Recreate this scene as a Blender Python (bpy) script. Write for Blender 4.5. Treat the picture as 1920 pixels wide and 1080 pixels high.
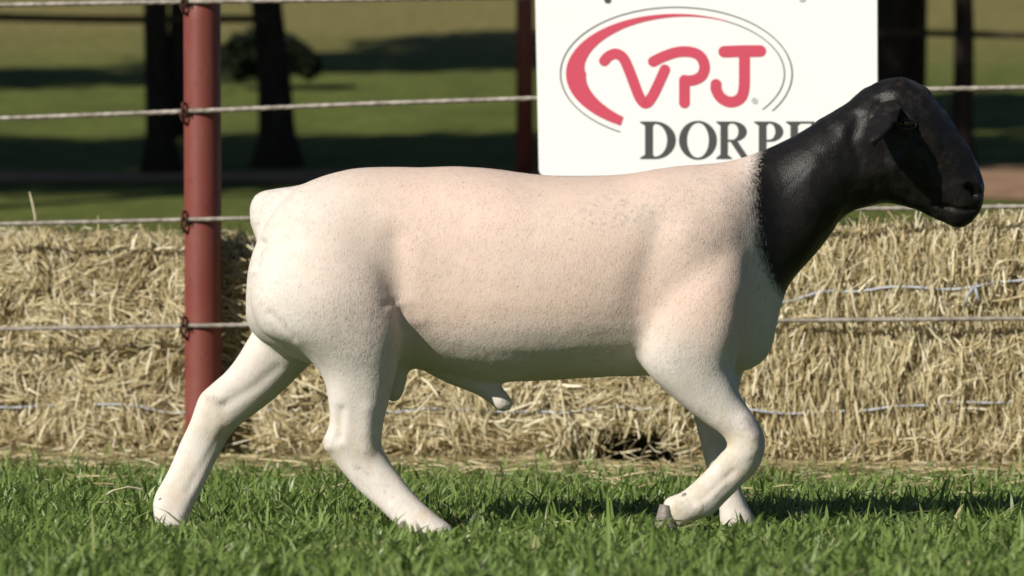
import bpy, bmesh, math, random
import numpy as np
from mathutils import Vector, Matrix, noise as mnoise

R = math.radians
rng = np.random.default_rng(7)
random.seed(7)
scene = bpy.context.scene
for o in list(bpy.data.objects):
    bpy.data.objects.remove(o)

# ------------------------------------------------------------------ camera
CAM_Y, CAM_H, FPX, HOR = -8.0, 0.39, 8000.0, 600.0      # metres, metres, focal length in photo pixels, horizon row
cd = bpy.data.cameras.new('camera')
cam = bpy.data.objects.new('camera', cd)
scene.collection.objects.link(cam)
cam.location = (0, CAM_Y, CAM_H)
cam.rotation_euler = (R(90) + math.atan((HOR - 540) / FPX), 0, 0)
cd.sensor_width = 36
cd.lens = FPX / 1920 * 36
cd.clip_end = 2000
cd.dof.use_dof = True
cd.dof.focus_distance = 8.45
cd.dof.aperture_fstop = 6.8
scene.camera = cam

# ------------------------------------------------------------------ sky, sun, exposure
SUN_EL, SUN_AZ = 31.0, 47.0          # elevation; degrees left of the direction behind the camera
sdir = Vector((-math.sin(R(SUN_AZ)) * math.cos(R(SUN_EL)), -math.cos(R(SUN_AZ)) * math.cos(R(SUN_EL)), math.sin(R(SUN_EL))))
w = bpy.data.worlds.new('World')
scene.world = w
w.use_nodes = True
wn = w.node_tree
sky = wn.nodes.new('ShaderNodeTexSky')
sky.sky_type = 'NISHITA'
sky.sun_disc = False
sky.sun_elevation = R(SUN_EL)
sky.sun_rotation = R(180 + SUN_AZ)
sky.altitude = 1400
sky.dust_density = 0.5
sky.air_density = 0.7
bg = wn.nodes['Background']
bg.inputs['Strength'].default_value = 0.05
wn.links.new(sky.outputs['Color'], bg.inputs['Color'])
sd = bpy.data.lights.new('sun', 'SUN')
sd.energy = 5.0
sd.angle = R(0.5)
sd.color = (1.0, 0.935, 0.85)
sun = bpy.data.objects.new('sun', sd)
scene.collection.objects.link(sun)
sun.rotation_euler = sdir.to_track_quat('Z', 'Y').to_euler()
vs = scene.view_settings
vs.view_transform = 'Standard'
vs.look = 'None'
vs.gamma = 1
vs.exposure = 0.10
vs.use_curve_mapping = False

# ------------------------------------------------------------------ helpers
C = scene.collection

def P(px, py, Y=0.0):
    """a point at depth Y (sheep stands at 0) seen at photo pixel px, py"""
    s = (Y - CAM_Y) / FPX
    return Vector(((px - 960) * s, Y, CAM_H + (HOR - py) * s))

def tag(o, label=None, cat=None, group=None, kind=None):
    if label: o['label'] = label
    if cat: o['category'] = cat
    if group: o['group'] = group
    if kind: o['kind'] = kind
    return o

def empty(name, loc=(0, 0, 0)):
    o = bpy.data.objects.new(name, None)
    o.location = loc
    C.objects.link(o)
    o.empty_display_size = 0.1
    return o

def link(name, me, mat=None, parent=None, smooth=False):
    if mat: me.materials.append(mat)
    o = bpy.data.objects.new(name, me)
    C.objects.link(o)
    if parent is not None:
        o.parent = parent
        o.matrix_parent_inverse = Matrix.Translation(-Vector(parent.location)) if parent.type == 'EMPTY' else Matrix.Identity(4)
    if smooth:
        me.shade_smooth()
    return o

def mesh_np(name, verts, quads=None, tris=None, attrs=None):
    me = bpy.data.meshes.new(name)
    verts = np.asarray(verts, dtype=np.float32).reshape(-1, 3)
    idx, tot = [], []
    if quads is not None and len(quads):
        q = np.asarray(quads, dtype=np.int32).reshape(-1, 4); idx.append(q.ravel()); tot.append(np.full(len(q), 4, np.int32))
    if tris is not None and len(tris):
        t = np.asarray(tris, dtype=np.int32).reshape(-1, 3); idx.append(t.ravel()); tot.append(np.full(len(t), 3, np.int32))
    idx = np.concatenate(idx); tot = np.concatenate(tot)
    me.vertices.add(len(verts)); me.vertices.foreach_set('co', verts.ravel())
    me.loops.add(len(idx)); me.loops.foreach_set('vertex_index', idx)
    me.polygons.add(len(tot))
    start = np.zeros(len(tot), np.int32); start[1:] = np.cumsum(tot)[:-1]
    me.polygons.foreach_set('loop_start', start)
    me.polygons.foreach_set('loop_total', tot)
    me.update(calc_edges=True)
    if attrs:
        for k, v in attrs.items():
            a = me.attributes.new(k, 'FLOAT', 'POINT'); a.data.foreach_set('value', np.asarray(v, np.float32))
    return me

def mesh_py(name, verts, faces):
    me = bpy.data.meshes.new(name)
    me.from_pydata([tuple(v) for v in verts], [], faces)
    me.update()
    return me

class NT:
    """small node-tree helper"""
    def __init__(self, name):
        self.m = bpy.data.materials.new(name); self.m.use_nodes = True
        self.t = self.m.node_tree; self.b = self.t.nodes['Principled BSDF']; self.out = self.t.nodes['Material Output']
    def n(self, typ, **kw):
        nd = self.t.nodes.new(typ)
        for k, v in kw.items():
            if k.startswith('_'): setattr(nd, k[1:], v)
        for k, v in kw.items():
            if not k.startswith('_'):
                nd.inputs[k.replace('__', ' ')].default_value = v
        return nd
    def l(self, a, b): self.t.links.new(a, b)
    def noise(self, scale, detail=4, rough=0.55, coord=None, stretch=None, dist=0.0):
        nd = self.n('ShaderNodeTexNoise'); nd.inputs['Scale'].default_value = scale
        nd.inputs['Detail'].default_value = detail; nd.inputs['Roughness'].default_value = rough; nd.inputs['Distortion'].default_value = dist
        src = coord if coord is not None else self.pos()
        if stretch:
            mp = self.n('ShaderNodeMapping'); mp.inputs['Scale'].default_value = stretch; self.l(src, mp.inputs['Vector']); src = mp.outputs['Vector']
        self.l(src, nd.inputs['Vector'])
        return nd.outputs['Fac']
    def pos(self):
        if not hasattr(self, '_p'): self._p = self.n('ShaderNodeTexCoord').outputs['Object']
        return self._p
    def attr(self, name):
        a = self.n('ShaderNodeAttribute'); a.attribute_name = name; return a.outputs['Fac']
    def ramp(self, fac, stops, interp='LINEAR'):
        r = self.n('ShaderNodeValToRGB'); cr = r.color_ramp; cr.interpolation = interp
        while len(cr.elements) < len(stops): cr.elements.new(0.5)
        for e, (p, c) in zip(cr.elements, stops):
            e.position = p; e.color = (c[0], c[1], c[2], 1) if not isinstance(c, (int, float)) else (c, c, c, 1)
        self.l(fac, r.inputs['Fac']); return r.outputs['Color']
    def mix(self, fac, a, b, mode='MIX'):
        m = self.n('ShaderNodeMix'); m.data_type = 'RGBA'; m.blend_type = mode
        for sock, v in ((m.inputs[0], fac), (m.inputs[6], a), (m.inputs[7], b)):
            if isinstance(v, (int, float)): sock.default_value = v
            elif isinstance(v, tuple): sock.default_value = (v[0], v[1], v[2], 1)
            else: self.l(v, sock)
        return m.outputs[2]
    def math(self, op, a, b=0.0, clamp=False):
        m = self.n('ShaderNodeMath'); m.operation = op; m.use_clamp = clamp
        for sock, v in ((m.inputs[0], a), (m.inputs[1], b)):
            if isinstance(v, (int, float)): sock.default_value = v
            else: self.l(v, sock)
        return m.outputs[0]
    def bump(self, h, strength=0.3, dist=0.01, normal=None):
        b = self.n('ShaderNodeBump'); b.inputs['Strength'].default_value = strength; b.inputs['Distance'].default_value = dist
        self.l(h, b.inputs['Height'])
        if normal is not None: self.l(normal, b.inputs['Normal'])
        self.l(b.outputs['Normal'], self.b.inputs['Normal']); return b.outputs['Normal']
    def set(self, color=None, rough=None, spec=None):
        if color is not None:
            if isinstance(color, tuple): self.b.inputs['Base Color'].default_value = (*color, 1)
            else: self.l(color, self.b.inputs['Base Color'])
        if rough is not None:
            if isinstance(rough, (int, float)): self.b.inputs['Roughness'].default_value = rough
            else: self.l(rough, self.b.inputs['Roughness'])
        if spec is not None: self.b.inputs['Specular IOR Level'].default_value = spec
        return self.m

def blade_material(name, stops, transl=0.3, rough=0.55, spec=0.25, tint=None):
    n = NT(name)
    col = n.ramp(n.attr('tone'), stops)
    n.set(col, rough, spec)
    tr = n.n('ShaderNodeBsdfTranslucent'); n.l(col, tr.inputs['Color'])
    mx = n.n('ShaderNodeMixShader'); mx.inputs[0].default_value = transl
    n.l(n.b.outputs[0], mx.inputs[1]); n.l(tr.outputs[0], mx.inputs[2]); n.l(mx.outputs[0], n.out.inputs['Surface'])
    return n.m

# ------------------------------------------------------------------ ground
def ground_z(x, y):
    """flat paddock, then a hillside that starts a little behind the bales"""
    x = np.asarray(x, float); y = np.asarray(y, float)
    d = np.clip(y - 17.0, 0, None)
    z = np.where(d < 2.0, 0.03 * d * d, 0.06 * 2 + 0.12 * (d - 2.0) - 0.0)
    z = np.where(d > 90, 0.12 + 0.12 * 88 + 3.0 * (1 - np.exp(-(d - 90) * 0.04)), z)
    z = z + 0.012 * np.sin(x * 1.9 + y * 0.7) * np.sin(y * 1.3 - x * 0.6) * np.clip((y - 6) / 6, 0, 1)
    return z

def build_ground():
    xs = np.concatenate([np.linspace(-150, -14, 18), np.linspace(-12, 12, 61), np.linspace(14, 150, 18)])
    ys = np.concatenate([np.linspace(-40, -4, 10), np.linspace(-3, 75, 157), np.linspace(77, 300, 40)])
    X, Y = np.meshgrid(xs, ys)
    Z = ground_z(X, Y)
    V = np.stack([X, Y, Z], -1).reshape(-1, 3)
    nx, ny = len(xs), len(ys)
    i = np.arange(nx - 1)[None, :] + np.arange(ny - 1)[:, None] * nx
    q = np.stack([i, i + 1, i + 1 + nx, i + nx], -1).reshape(-1, 4)
    n = NT('pasture')
    a = n.noise(0.32, 5, 0.6, stretch=(0.5, 1, 1)); b = n.noise(5, 6, 0.68); c = n.noise(60, 3, 0.6)
    green = n.ramp(b, [(0.3, (0.07, 0.105, 0.02)), (0.5, (0.14, 0.185, 0.038)), (0.7, (0.23, 0.24, 0.065))])
    green = n.mix(n.ramp(n.noise(0.9, 5, 0.65), [(0.42, 0.0), (0.62, 0.5)]), green, (0.06, 0.085, 0.02))
    tan = n.ramp(b, [(0.3, (0.13, 0.135, 0.04)), (0.5, (0.24, 0.215, 0.078)), (0.7, (0.38, 0.33, 0.14))])
    sep = n.n('ShaderNodeSeparateXYZ'); n.l(n.pos(), sep.inputs[0])
    far = n.n('ShaderNodeMapRange'); far.inputs[1].default_value = 44; far.inputs[2].default_value = 62
    n.l(sep.outputs['Y'], far.inputs[0])
    f = n.math('ADD', far.outputs[0], n.math('MULTIPLY', n.math('SUBTRACT', a, 0.5), 1.6), True)
    f = n.math('MULTIPLY', f, n.ramp(far.outputs[0], [(0, 0.25), (0.5, 1)]))
    col = n.mix(f, green, tan)
    col = n.mix(n.ramp(c, [(0.35, 0.0), (0.75, 0.35)]), col, (0.16, 0.13, 0.06))
    n.set(col, 0.95, 0.1)
    n.bump(n.math('ADD', b, c), 0.8, 0.05)
    o = link('ground', mesh_np('ground', V, q), n.m, smooth=True)
    tag(o, 'short green pasture rising to a dry tan hillside', kind='structure')
    return o
build_ground()

def build_track():
    """bare reddish soil strip crossing the foot of the hillside behind the bales"""
    xs = np.linspace(-24, 24, 120); ts = np.linspace(0, 1, 9)
    V = []
    for x in xs:
        lo = 31.75 + 0.34 * mnoise.noise((x * 0.4, 3.1, 0)) + 0.12 * mnoise.noise((x * 2.3, 8.1, 0)) - 0.55 * min(max(x - 1.4, 0), 4.0)
        hi = 32.9 + 0.34 * mnoise.noise((x * 0.35, 7.7, 0)) + 0.15 * mnoise.noise((x * 2.9, 1.1, 0)) + 0.25 * min(max(x - 1.4, 0), 4.0)
        for t in ts:
            y = lo + (hi - lo) * t
            V.append((x, y, 0))
    V = np.array(V); V[:, 2] = ground_z(V[:, 0], V[:, 1]) + 0.02
    k = len(ts)
    i = (np.arange(len(xs) - 1)[:, None] * k + np.arange(k - 1)[None, :])
    q = np.stack([i, i + k, i + k + 1, i + 1], -1).reshape(-1, 4)
    n = NT('bare_soil')
    b = n.noise(3, 5, 0.6)
    n.set(n.ramp(b, [(0.3, (0.20, 0.115, 0.07)), (0.55, (0.32, 0.205, 0.13)), (0.8, (0.26, 0.20, 0.09))]), 0.95, 0.1)
    n.bump(n.noise(25, 4), 0.6, 0.03)
    tag(link('dirt_track', mesh_np('dirt_track', V, q), n.m, smooth=True), 'bare reddish soil strip at the foot of the hillside', kind='structure')
build_track()

# ------------------------------------------------------------------ fence line geometry
FX, FY, FS = 0.0, 3.25, -0.33              # fence plane: Y = FY + FS * x
fdir = Vector((1, FS, 0)).normalized()     # along the fence, to the right
fnor = Vector((FS, -1, 0)).normalized()    # towards the camera

def PF(px, py, off=0.0):
    """point of the fence plane (moved off metres towards the camera) seen at a photo pixel"""
    a = (px - 960) / FPX; b = (HOR - py) / FPX
    p0 = Vector((FX, FY, 0)) + fnor * off
    o = Vector((0, CAM_Y, CAM_H)); d = Vector((a, 1, b))
    t = (p0 - o).dot(fnor) / d.dot(fnor)
    return o + d * t

def tube(path, rad, seg=12, caps=True):
    """list of points, radius or list of radii -> verts, faces"""
    V, F = [], []
    n = len(path)
    rad = rad if isinstance(rad, (list, tuple)) else [rad] * n
    ov = Vector(path[-1]) - Vector(path[0])
    up0 = Vector((0, 1, 0)) if abs(ov.normalized().z) > 0.75 else Vector((0, 0, 1))
    for i, p in enumerate(path):
        t = (Vector(path[min(i + 1, n - 1)]) - Vector(path[max(i - 1, 0)])).normalized()
        u = t.cross(up0)
        if u.length < 1e-3: u = t.cross(Vector((1, 0, 0)))
        u.normalize(); v = u.cross(t).normalized()
        for k in range(seg):
            a = 2 * math.pi * k / seg
            V.append(Vector(p) + (u * math.cos(a) + v * math.sin(a)) * rad[i])
    for i in range(n - 1):
        for k in range(seg):
            k2 = (k + 1) % seg
            F.append((i * seg + k, i * seg + k2, (i + 1) * seg + k2, (i + 1) * seg + k))
    if caps:
        F.append(tuple(range(seg - 1, -1, -1))); F.append(tuple(range((n - 1) * seg, n * seg)))
    return V, F

# materials for the fence
n = NT('red_oxide_paint')
pv = n.noise(7, 5, 0.6); pf = n.noise(90, 3, 0.7)
colr = n.mix(n.ramp(pv, [(0.35, 0.0), (0.75, 0.6)]), (0.18, 0.040, 0.030), (0.215, 0.060, 0.042))
dust = n.ramp(n.noise(16, 6, 0.75, stretch=(1, 1, 0.3)), [(0.5, 0.0), (0.75, 0.45)])
colr = n.mix(dust, colr, (0.22, 0.11, 0.085))
chip = n.ramp(n.noise(38, 4, 0.7, stretch=(1, 1, 0.5)), [(0.64, 0.0), (0.68, 0.8)])
colr = n.mix(chip, colr, (0.10, 0.035, 0.022))
n.set(colr, n.ramp(pv, [(0.3, 0.42), (0.7, 0.6)]), 0.4); n.bump(n.math('ADD', pf, pv), 0.12, 0.004)
M_RED = n.m
n = NT('galvanised_cable')
s = n.noise(30, 4, 0.6)
n.set(n.ramp(s, [(0.3, (0.16, 0.14, 0.11)), (0.6, (0.33, 0.30, 0.255)), (0.8, (0.45, 0.42, 0.37))]), 0.7, 0.3)
n.b.inputs['Metallic'].default_value = 0.25
M_WIRE = n.m
n = NT('rusty_iron')
n.set(n.ramp(n.noise(80, 4), [(0.3, (0.03, 0.015, 0.01)), (0.7, (0.12, 0.05, 0.025))]), 0.8, 0.3)
M_RUST = n.m

def cable(name, pts, rad, parent):
    """stranded cable: a four-lobed section that twists along its length"""
    L = 0.0; path = []
    for a, b in zip(pts[:-1], pts[1:]):
        m = max(2, int((b - a).length / 0.007))
        for i in range(m): path.append(a.lerp(b, i / m))
    path.append(pts[-1])
    path = np.array([tuple(p) for p in path])
    t = np.gradient(path, axis=0); t /= np.linalg.norm(t, axis=1)[:, None]
    u = np.cross(t, (0, 0, 1.0)); u /= np.linalg.norm(u, axis=1)[:, None]; v = np.cross(u, t)
    s = np.concatenate([[0], np.cumsum(np.linalg.norm(np.diff(path, axis=0), axis=1))])
    SEG = 12
    a = np.arange(SEG) / SEG * 2 * np.pi
    rr = rad * (1 + 0.10 * np.cos(3 * (a[None, :] - s[:, None] * 2 * np.pi / 0.10)))
    V = path[:, None, :] + (u[:, None, :] * np.cos(a)[None, :, None] + v[:, None, :] * np.sin(a)[None, :, None]) * rr[..., None]
    i = np.arange(len(path) - 1)[:, None] * SEG + np.arange(SEG)[None, :]
    j = np.arange(len(path) - 1)[:, None] * SEG + (np.arange(SEG)[None, :] + 1) % SEG
    q = np.stack([i, j, j + SEG, i + SEG], -1).reshape(-1, 4)
    o = link(name, mesh_np(name, V.reshape(-1, 3), q), M_WIRE, parent, True)
    return o

def build_fence():
    root = empty('wire_fence', PF(382, 880) * 1.0)
    tag(root, 'wire fence of stranded cables on round red steel posts, running behind the ram', 'fence')
    PR = 0.0505
    base = PF(382, 880, -PR - 0.006); base.z = 0
    lean = Vector((-0.004, 0, 1)).normalized()
    rows = [((0, 9), (343, 3), (640, -1), (1003, -6), (1920, -30)),
            ((0, 222), (343, 209), (700, 194), (1003, 184), (1745, 167), (1920, 164)),
            ((0, 420), (343, 412), (700, 404), (1650, 391), (1920, 387)),
            ((0, 617), (343, 611), (700, 606), (1460, 601), (1920, 597))]
    posts = []
    for k in (-1, 0, 1):
        b = base + fdir * (2.95 * k)
        V, F = tube([b + lean * h for h in (-0.3, 0, 0.4, 0.8, 1.2, 1.45)], PR, 40)
        V2, F2 = tube([b + lean * h for h in (1.45, 1.462, 1.47)], [PR * 1.04, PR * 0.95, PR * 0.5], 40)
        o = len(V); V += V2; F += [tuple(i + o for i in f) for f in F2]
        po = link('post', mesh_py('post', V, F), M_RED, root, True)
        posts.append((b, po))
    for r, row in enumerate(rows):
        pts = [PF(x, y) for x, y in row]
        d0 = (pts[1] - pts[0]).normalized(); d1 = (pts[-1] - pts[-2]).normalized()
        pts = [pts[0] - fdir * 2.6 + Vector((0, 0, d0.z * -2.0))] + pts + [pts[-1] + fdir * 2.0 + Vector((0, 0, d1.z * 1.6))]
        cable('wire', pts, 0.0068 if r < 2 else 0.006, root)
        # rusty wire clips that hold the cable on every post
        for b, po in posts:
            q = None
            for a_, c_ in zip(pts[:-1], pts[1:]):
                ta = (a_ - b).dot(fdir); tc = (c_ - b).dot(fdir)
                if ta <= -0.036 <= tc: q = a_.lerp(c_, (-0.036 - ta) / (tc - ta))
            if q is None: continue
            up = Vector((0, 0, 1))
            path = [q - fnor * 0.03 + up * 0.022, q + fnor * 0.006 + up * 0.022, q + fnor * 0.014 + up * 0.008 + fdir * 0.003,
                    q + fnor * 0.013 - up * 0.012 - fdir * 0.002, q + fnor * 0.004 - up * 0.026, q - fnor * 0.012 - up * 0.036 + fdir * 0.006]
            V, F = tube(path, 0.0042, 8)
            # short tail twisted round the cable
            V2, F2 = tube([q + fnor * 0.004 + up * 0.011 + fdir * 0.010, q + fnor * 0.013 + fdir * 0.014, q + fnor * 0.005 - up * 0.011 + fdir * 0.018, q - fnor * 0.01 - up * 0.006 + fdir * 0.024], 0.0028, 6)
            o = len(V); V += V2; F += [tuple(i + o for i in f) for f in F2]
            c = link('clip', mesh_py('clip', V, F), M_RUST, None, True)
            c.parent = po; c.matrix_parent_inverse = Matrix.Identity(4)
            c.matrix_parent_inverse = (Matrix.Translation(root.location) @ po.matrix_parent_inverse @ po.matrix_basis).inverted() if False else Matrix.Identity(4)
build_fence()

# ------------------------------------------------------------------ sign board
def flat_mat(name, col, rough=0.5, spec=0.3, var=0.06):
    n = NT(name)
    v = n.noise(6, 4, 0.6)
    c = n.mix(n.ramp(v, [(0.3, 0.0), (0.8, 1.0)]), col, tuple(x * (1 - var) for x in col))
    n.set(c, rough, spec)
    return n.m
n = NT('white_sign_paint')
v1 = n.noise(2.2, 5, 0.6); v2 = n.noise(70, 2, 0.5)
c = n.mix(n.ramp(v1, [(0.4, 0.0), (0.9, 0.5)]), (0.74, 0.75, 0.735), (0.68, 0.675, 0.65))
c = n.mix(n.ramp(v2, [(0.74, 0.0), (0.8, 0.35)]), c, (0.55, 0.52, 0.46))
n.set(c, 0.45, 0.35)
M_SIGN = n.m
M_PRED = flat_mat('sign_red_print', (0.52, 0.052, 0.095))
M_PGREY = flat_mat('sign_grey_print', (0.05, 0.05, 0.049))
M_PLINE = flat_mat('sign_fine_line_print', (0.13, 0.125, 0.11))
M_PLIGHT = flat_mat('sign_pale_grey_print', (0.42, 0.41, 0.39))

def build_sign():
    root = empty('sign_board', PF(1325, 330, 0.03))
    tag(root, 'white board lettered VPJ DORPER in red and grey, hanging on the fence wires', 'sign')
    # outline with rounded corners in photo pixels, then real thickness
    def corner(cx, cy, r, a0, a1, m=7):
        return [(cx + r * math.cos(a0 + (a1 - a0) * i / m), cy + r * math.sin(a0 + (a1 - a0) * i / m)) for i in range(m + 1)]
    x0t, x0b, x1, yb, yt, r = 998, 1010, 1645, 331, -260, 14
    pts = corner(x0b + r, yb - r, r, R(180), R(90)) + corner(x1 + 1 - r, yb - r, r, R(90), R(0)) + corner(x1 - r, yt + r, r, R(0), R(-90)) + corner(x0t + r, yt + r, r, R(-90), R(-180))
    FO, BO = 0.022, 0.012
    V = [PF(x, y, FO) for x, y in pts]
    V += [p - fnor * (FO - BO) for p in V]
    k = len(pts)
    F = [tuple(range(k))[::-1], tuple(range(k, 2 * k))] + [(i, (i + 1) % k, k + (i + 1) % k, k + i) for i in range(k)]
    b = link('board', mesh_py('board', V, F), M_SIGN, root)
    bv = b.modifiers.new('bevel', 'BEVEL'); bv.width = 0.0015; bv.segments = 2; bv.limit_method = 'ANGLE'
    lay = [0]
    def poly(polys, name, mat, base=0.0012):
        V, F = [], []
        for pl in polys:
            lay[0] += 1
            off = FO + base + 0.00002 * (lay[0] % 12)
            o = len(V)
            V += [PF(x, y, off) for x, y in pl]
            F.append(tuple(range(o, o + len(pl))))
        me = bpy.data.meshes.new(name)
        bm = bmesh.new()
        vs_ = [bm.verts.new(v) for v in V]
        for f in F:
            try: bm.faces.new([vs_[i] for i in f])
            except ValueError: pass
        bmesh.ops.triangulate(bm, faces=bm.faces[:], ngon_method='EAR_CLIP')
        for f in bm.faces:
            f.normal_update()
            if f.normal.dot(fnor) < 0: f.normal_flip()
        bm.to_mesh(me); bm.free()
        return link(name, me, mat, root)
    def strip(outer, inner):          # quads between two equally long polylines
        return [[outer[i], outer[i + 1], inner[i + 1], inner[i]] for i in range(len(outer) - 1)]
    def ell(cx, cy, rx, ry, a): return (cx + rx * math.cos(R(a)), cy - ry * math.sin(R(a)))
    def stroke(pts, wd, cap=True):    # rounded stroke along a smooth polyline
        # Catmull-Rom
        P_ = []
        n_ = len(pts)
        for i in range(n_ - 1):
            p0 = pts[max(i - 1, 0)]; p1 = pts[i]; p2 = pts[i + 1]; p3 = pts[min(i + 2, n_ - 1)]
            for s in range(6):
                t = s / 6
                P_.append(tuple(0.5 * ((2 * p1[c]) + (-p0[c] + p2[c]) * t + (2 * p0[c] - 5 * p1[c] + 4 * p2[c] - p3[c]) * t * t + (-p0[c] + 3 * p1[c] - 3 * p2[c] + p3[c]) * t ** 3) for c in (0, 1)))
        P_.append(pts[-1])
        A, B, N_ = [], [], []
        for i, p in enumerate(P_):
            q0 = P_[max(i - 1, 0)]; q1 = P_[min(i + 1, len(P_) - 1)]
            dx, dy = q1[0] - q0[0], q1[1] - q0[1]; L = math.hypot(dx, dy) or 1
            N_.append((-dy / L, dx / L))
            A.append((p[0] - dy / L * wd / 2, p[1] + dx / L * wd / 2)); B.append((p[0] + dy / L * wd / 2, p[1] - dx / L * wd / 2))
        def capf(p, nrm, sgn):
            a0 = math.atan2(nrm[1] * sgn, nrm[0] * sgn)
            return [(p[0] + wd / 2 * math.cos(a0 - math.pi * i / 10), p[1] + wd / 2 * math.sin(a0 - math.pi * i / 10)) for i in range(0, 11)]
        out = strip(A, B)
        if cap: out += [capf(P_[-1], N_[-1], 1), capf(P_[0], N_[0], -1)]
        return out
    Z = lambda L: [(960 + x / 2.6667, y / 2.6667) for x, y in L]
    # outer oval line: from lower left, over the top, to lower right
    angs = [241 - i * (241 + 34) / 90 for i in range(91)]
    poly(strip([ell(1268, 138, 218.5, 126, a) for a in angs], [ell(1268, 138, 216.0, 123.6, a) for a in angs]), 'oval_line', M_PLINE)
    # red crescent that thins out over the top
    angs = [240 - i * (240 - 62) / 80 for i in range(81)]
    def th(a):
        if a > 180: return 38 - 21 * ((a - 180) / 60) ** 1.4
        return 2.0 + 36 * max(0, (a - 62) / 118) ** 1.55
    outer = [ell(1266.5, 138, 205.5, 112.5, a) for a in angs]
    inner = []
    for a, p in zip(angs, outer):
        nx, ny = math.cos(R(a)) / 205.5, -math.sin(R(a)) / 112.5
        L = math.hypot(nx, ny); t = th(a)
        inner.append((p[0] - nx / L * t, p[1] - ny / L * t))
    poly(strip(outer, inner), 'red_crescent', M_PRED)
    angs = [62 - i * (62 + 37) / 40 for i in range(41)]
    poly(strip([ell(1266.5, 138, 205.5, 112.5, a) for a in angs], [ell(1266.5, 138, 203.3, 110.4, a) for a in angs]), 'oval_line', M_PLINE)
    # red rounded letters
    Vl = stroke(Z([(461, 304), (484, 280), (520, 268), (556, 290), (585, 350), (615, 430), (640, 490), (668, 517), (697, 488), (732, 420), (764, 348)]), 19.8)
    P1 = stroke(Z([(706, 307), (760, 281), (830, 259), (897, 260), (943, 283), (963, 333), (948, 378), (908, 400), (862, 402)]), 20)
    P2 = stroke(Z([(862, 400), (862, 460), (862, 514)]), 20)
    J1 = stroke(Z([(1061, 258), (1150, 255), (1241, 254)]), 22)
    J2 = stroke(Z([(1162, 262), (1162, 350), (1160, 440), (1142, 490), (1095, 510), (1047, 490), (1022, 450), (1020, 421)]), 20.5)
    poly(Vl, 'red_letter', M_PRED); poly(P1 + P2, 'red_letter', M_PRED); poly(J1 + J2, 'red_letter', M_PRED)
    # registered mark: tiny ring
    a = [i * 360 / 24 for i in range(25)]
    poly(strip([ell(1415, 189, 6, 6, t) for t in a], [ell(1415, 189, 4.4, 4.4, t) for t in a]) + [[(1413, 186), (1416.5, 186), (1416.5, 192), (1413, 192)]], 'registered_mark', M_PLIGHT)
    # grey serif word; every glyph drawn on a 0..1 high em box
    Y0, Y1 = 298.0, 227.5       # baseline, cap line
    def gl(parts, x, wd):
        return [[(x + u * wd, Y0 + (Y1 - Y0) * v) for u, v in pl] for pl in parts]
    def arc(cx, cy, rx, ry, a0, a1, m=18):
        return [(cx + rx * math.cos(R(a0 + (a1 - a0) * i / m)), cy + ry * math.sin(R(a0 + (a1 - a0) * i / m))) for i in range(m + 1)]
    def rect(x0, y0, x1, y1): return [(x0, y0), (x1, y0), (x1, y1), (x0, y1)]
    def serif(x0, x1, s0, s1, top):   # bracketed slab: stem s0..s1 meets serif x0..x1
        h, k = 0.045, 0.07
        if top: return [(x0, 1), (x0, 1 - h * 0.7), (s0, 1 - h - k), (s1, 1 - h - k), (x1, 1 - h * 0.7), (x1, 1)]
        return [(x0, 0), (x1, 0), (x1, h * 0.7), (s1, h + k), (s0, h + k), (x0, h * 0.7)]
    D = [rect(0.14, 0.05, 0.36, 0.95), serif(0.0, 0.46, 0.14, 0.36, True), serif(0.0, 0.46, 0.14, 0.36, False)] + \
        strip(arc(0.42, 0.5, 0.58, 0.5, 90, -90), arc(0.40, 0.5, 0.36, 0.44, 90, -90))
    O = strip(arc(0.5, 0.5, 0.5, 0.52, 0, 360, 36), arc(0.5, 0.5, 0.29, 0.465, 0, 360, 36))
    bowl = lambda: strip(arc(0.48, 0.73, 0.40, 0.27, 90, -90, 14), arc(0.46, 0.73, 0.18, 0.215, 90, -90, 14)) + [rect(0.33, 0.945, 0.48, 1.0), rect(0.33, 0.46, 0.48, 0.515)]
    Rg = [rect(0.12, 0.05, 0.33, 0.95), serif(0.0, 0.42, 0.12, 0.33, True), serif(0.0, 0.45, 0.12, 0.33, False)] + bowl() + \
         [[(0.40, 0.47), (0.60, 0.49), (0.92, 0.05), (1.02, 0.03), (1.02, 0.0), (0.74, 0.0)]]
    Pg = [rect(0.14, 0.05, 0.37, 0.95), serif(0.0, 0.46, 0.14, 0.37, True), serif(0.0, 0.50, 0.14, 0.37, False)] + bowl()
    E = [rect(0.14, 0.05, 0.38, 0.95), serif(0.0, 0.5, 0.14, 0.38, True), serif(0.0, 0.5, 0.14, 0.38, False), rect(0.36, 0.945, 0.92, 1.0), rect(0.36, 0.0, 0.95, 0.055), rect(0.36, 0.48, 0.72, 0.535),
         [(0.80, 0.95), (0.92, 0.95), (0.94, 0.76), (0.90, 0.76)], [(0.82, 0.05), (0.95, 0.05), (0.99, 0.26), (0.95, 0.26)], [(0.64, 0.40), (0.70, 0.40), (0.73, 0.62), (0.66, 0.62)]]
    for g, x, wd in ((D, 1200, 67), (O, 1273, 71), (Rg, 1343, 65), (Pg, 1414, 62), (E, 1474, 58), (Rg, 1536, 65)):
        poly(gl(g, x, wd), 'grey_letter', M_PGREY)
    # feet of two letters of a line higher up the board
    poly([[(1133, -14), (1146, -14), (1146, 2), (1143, 6), (1136, 6), (1133, 2)]], 'grey_letter', M_PGREY)
    poly([[(1499, -14), (1511, -14), (1511, 1), (1507, 4), (1502, 4), (1499, 1)]], 'grey_letter', M_PLIGHT)
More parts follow.
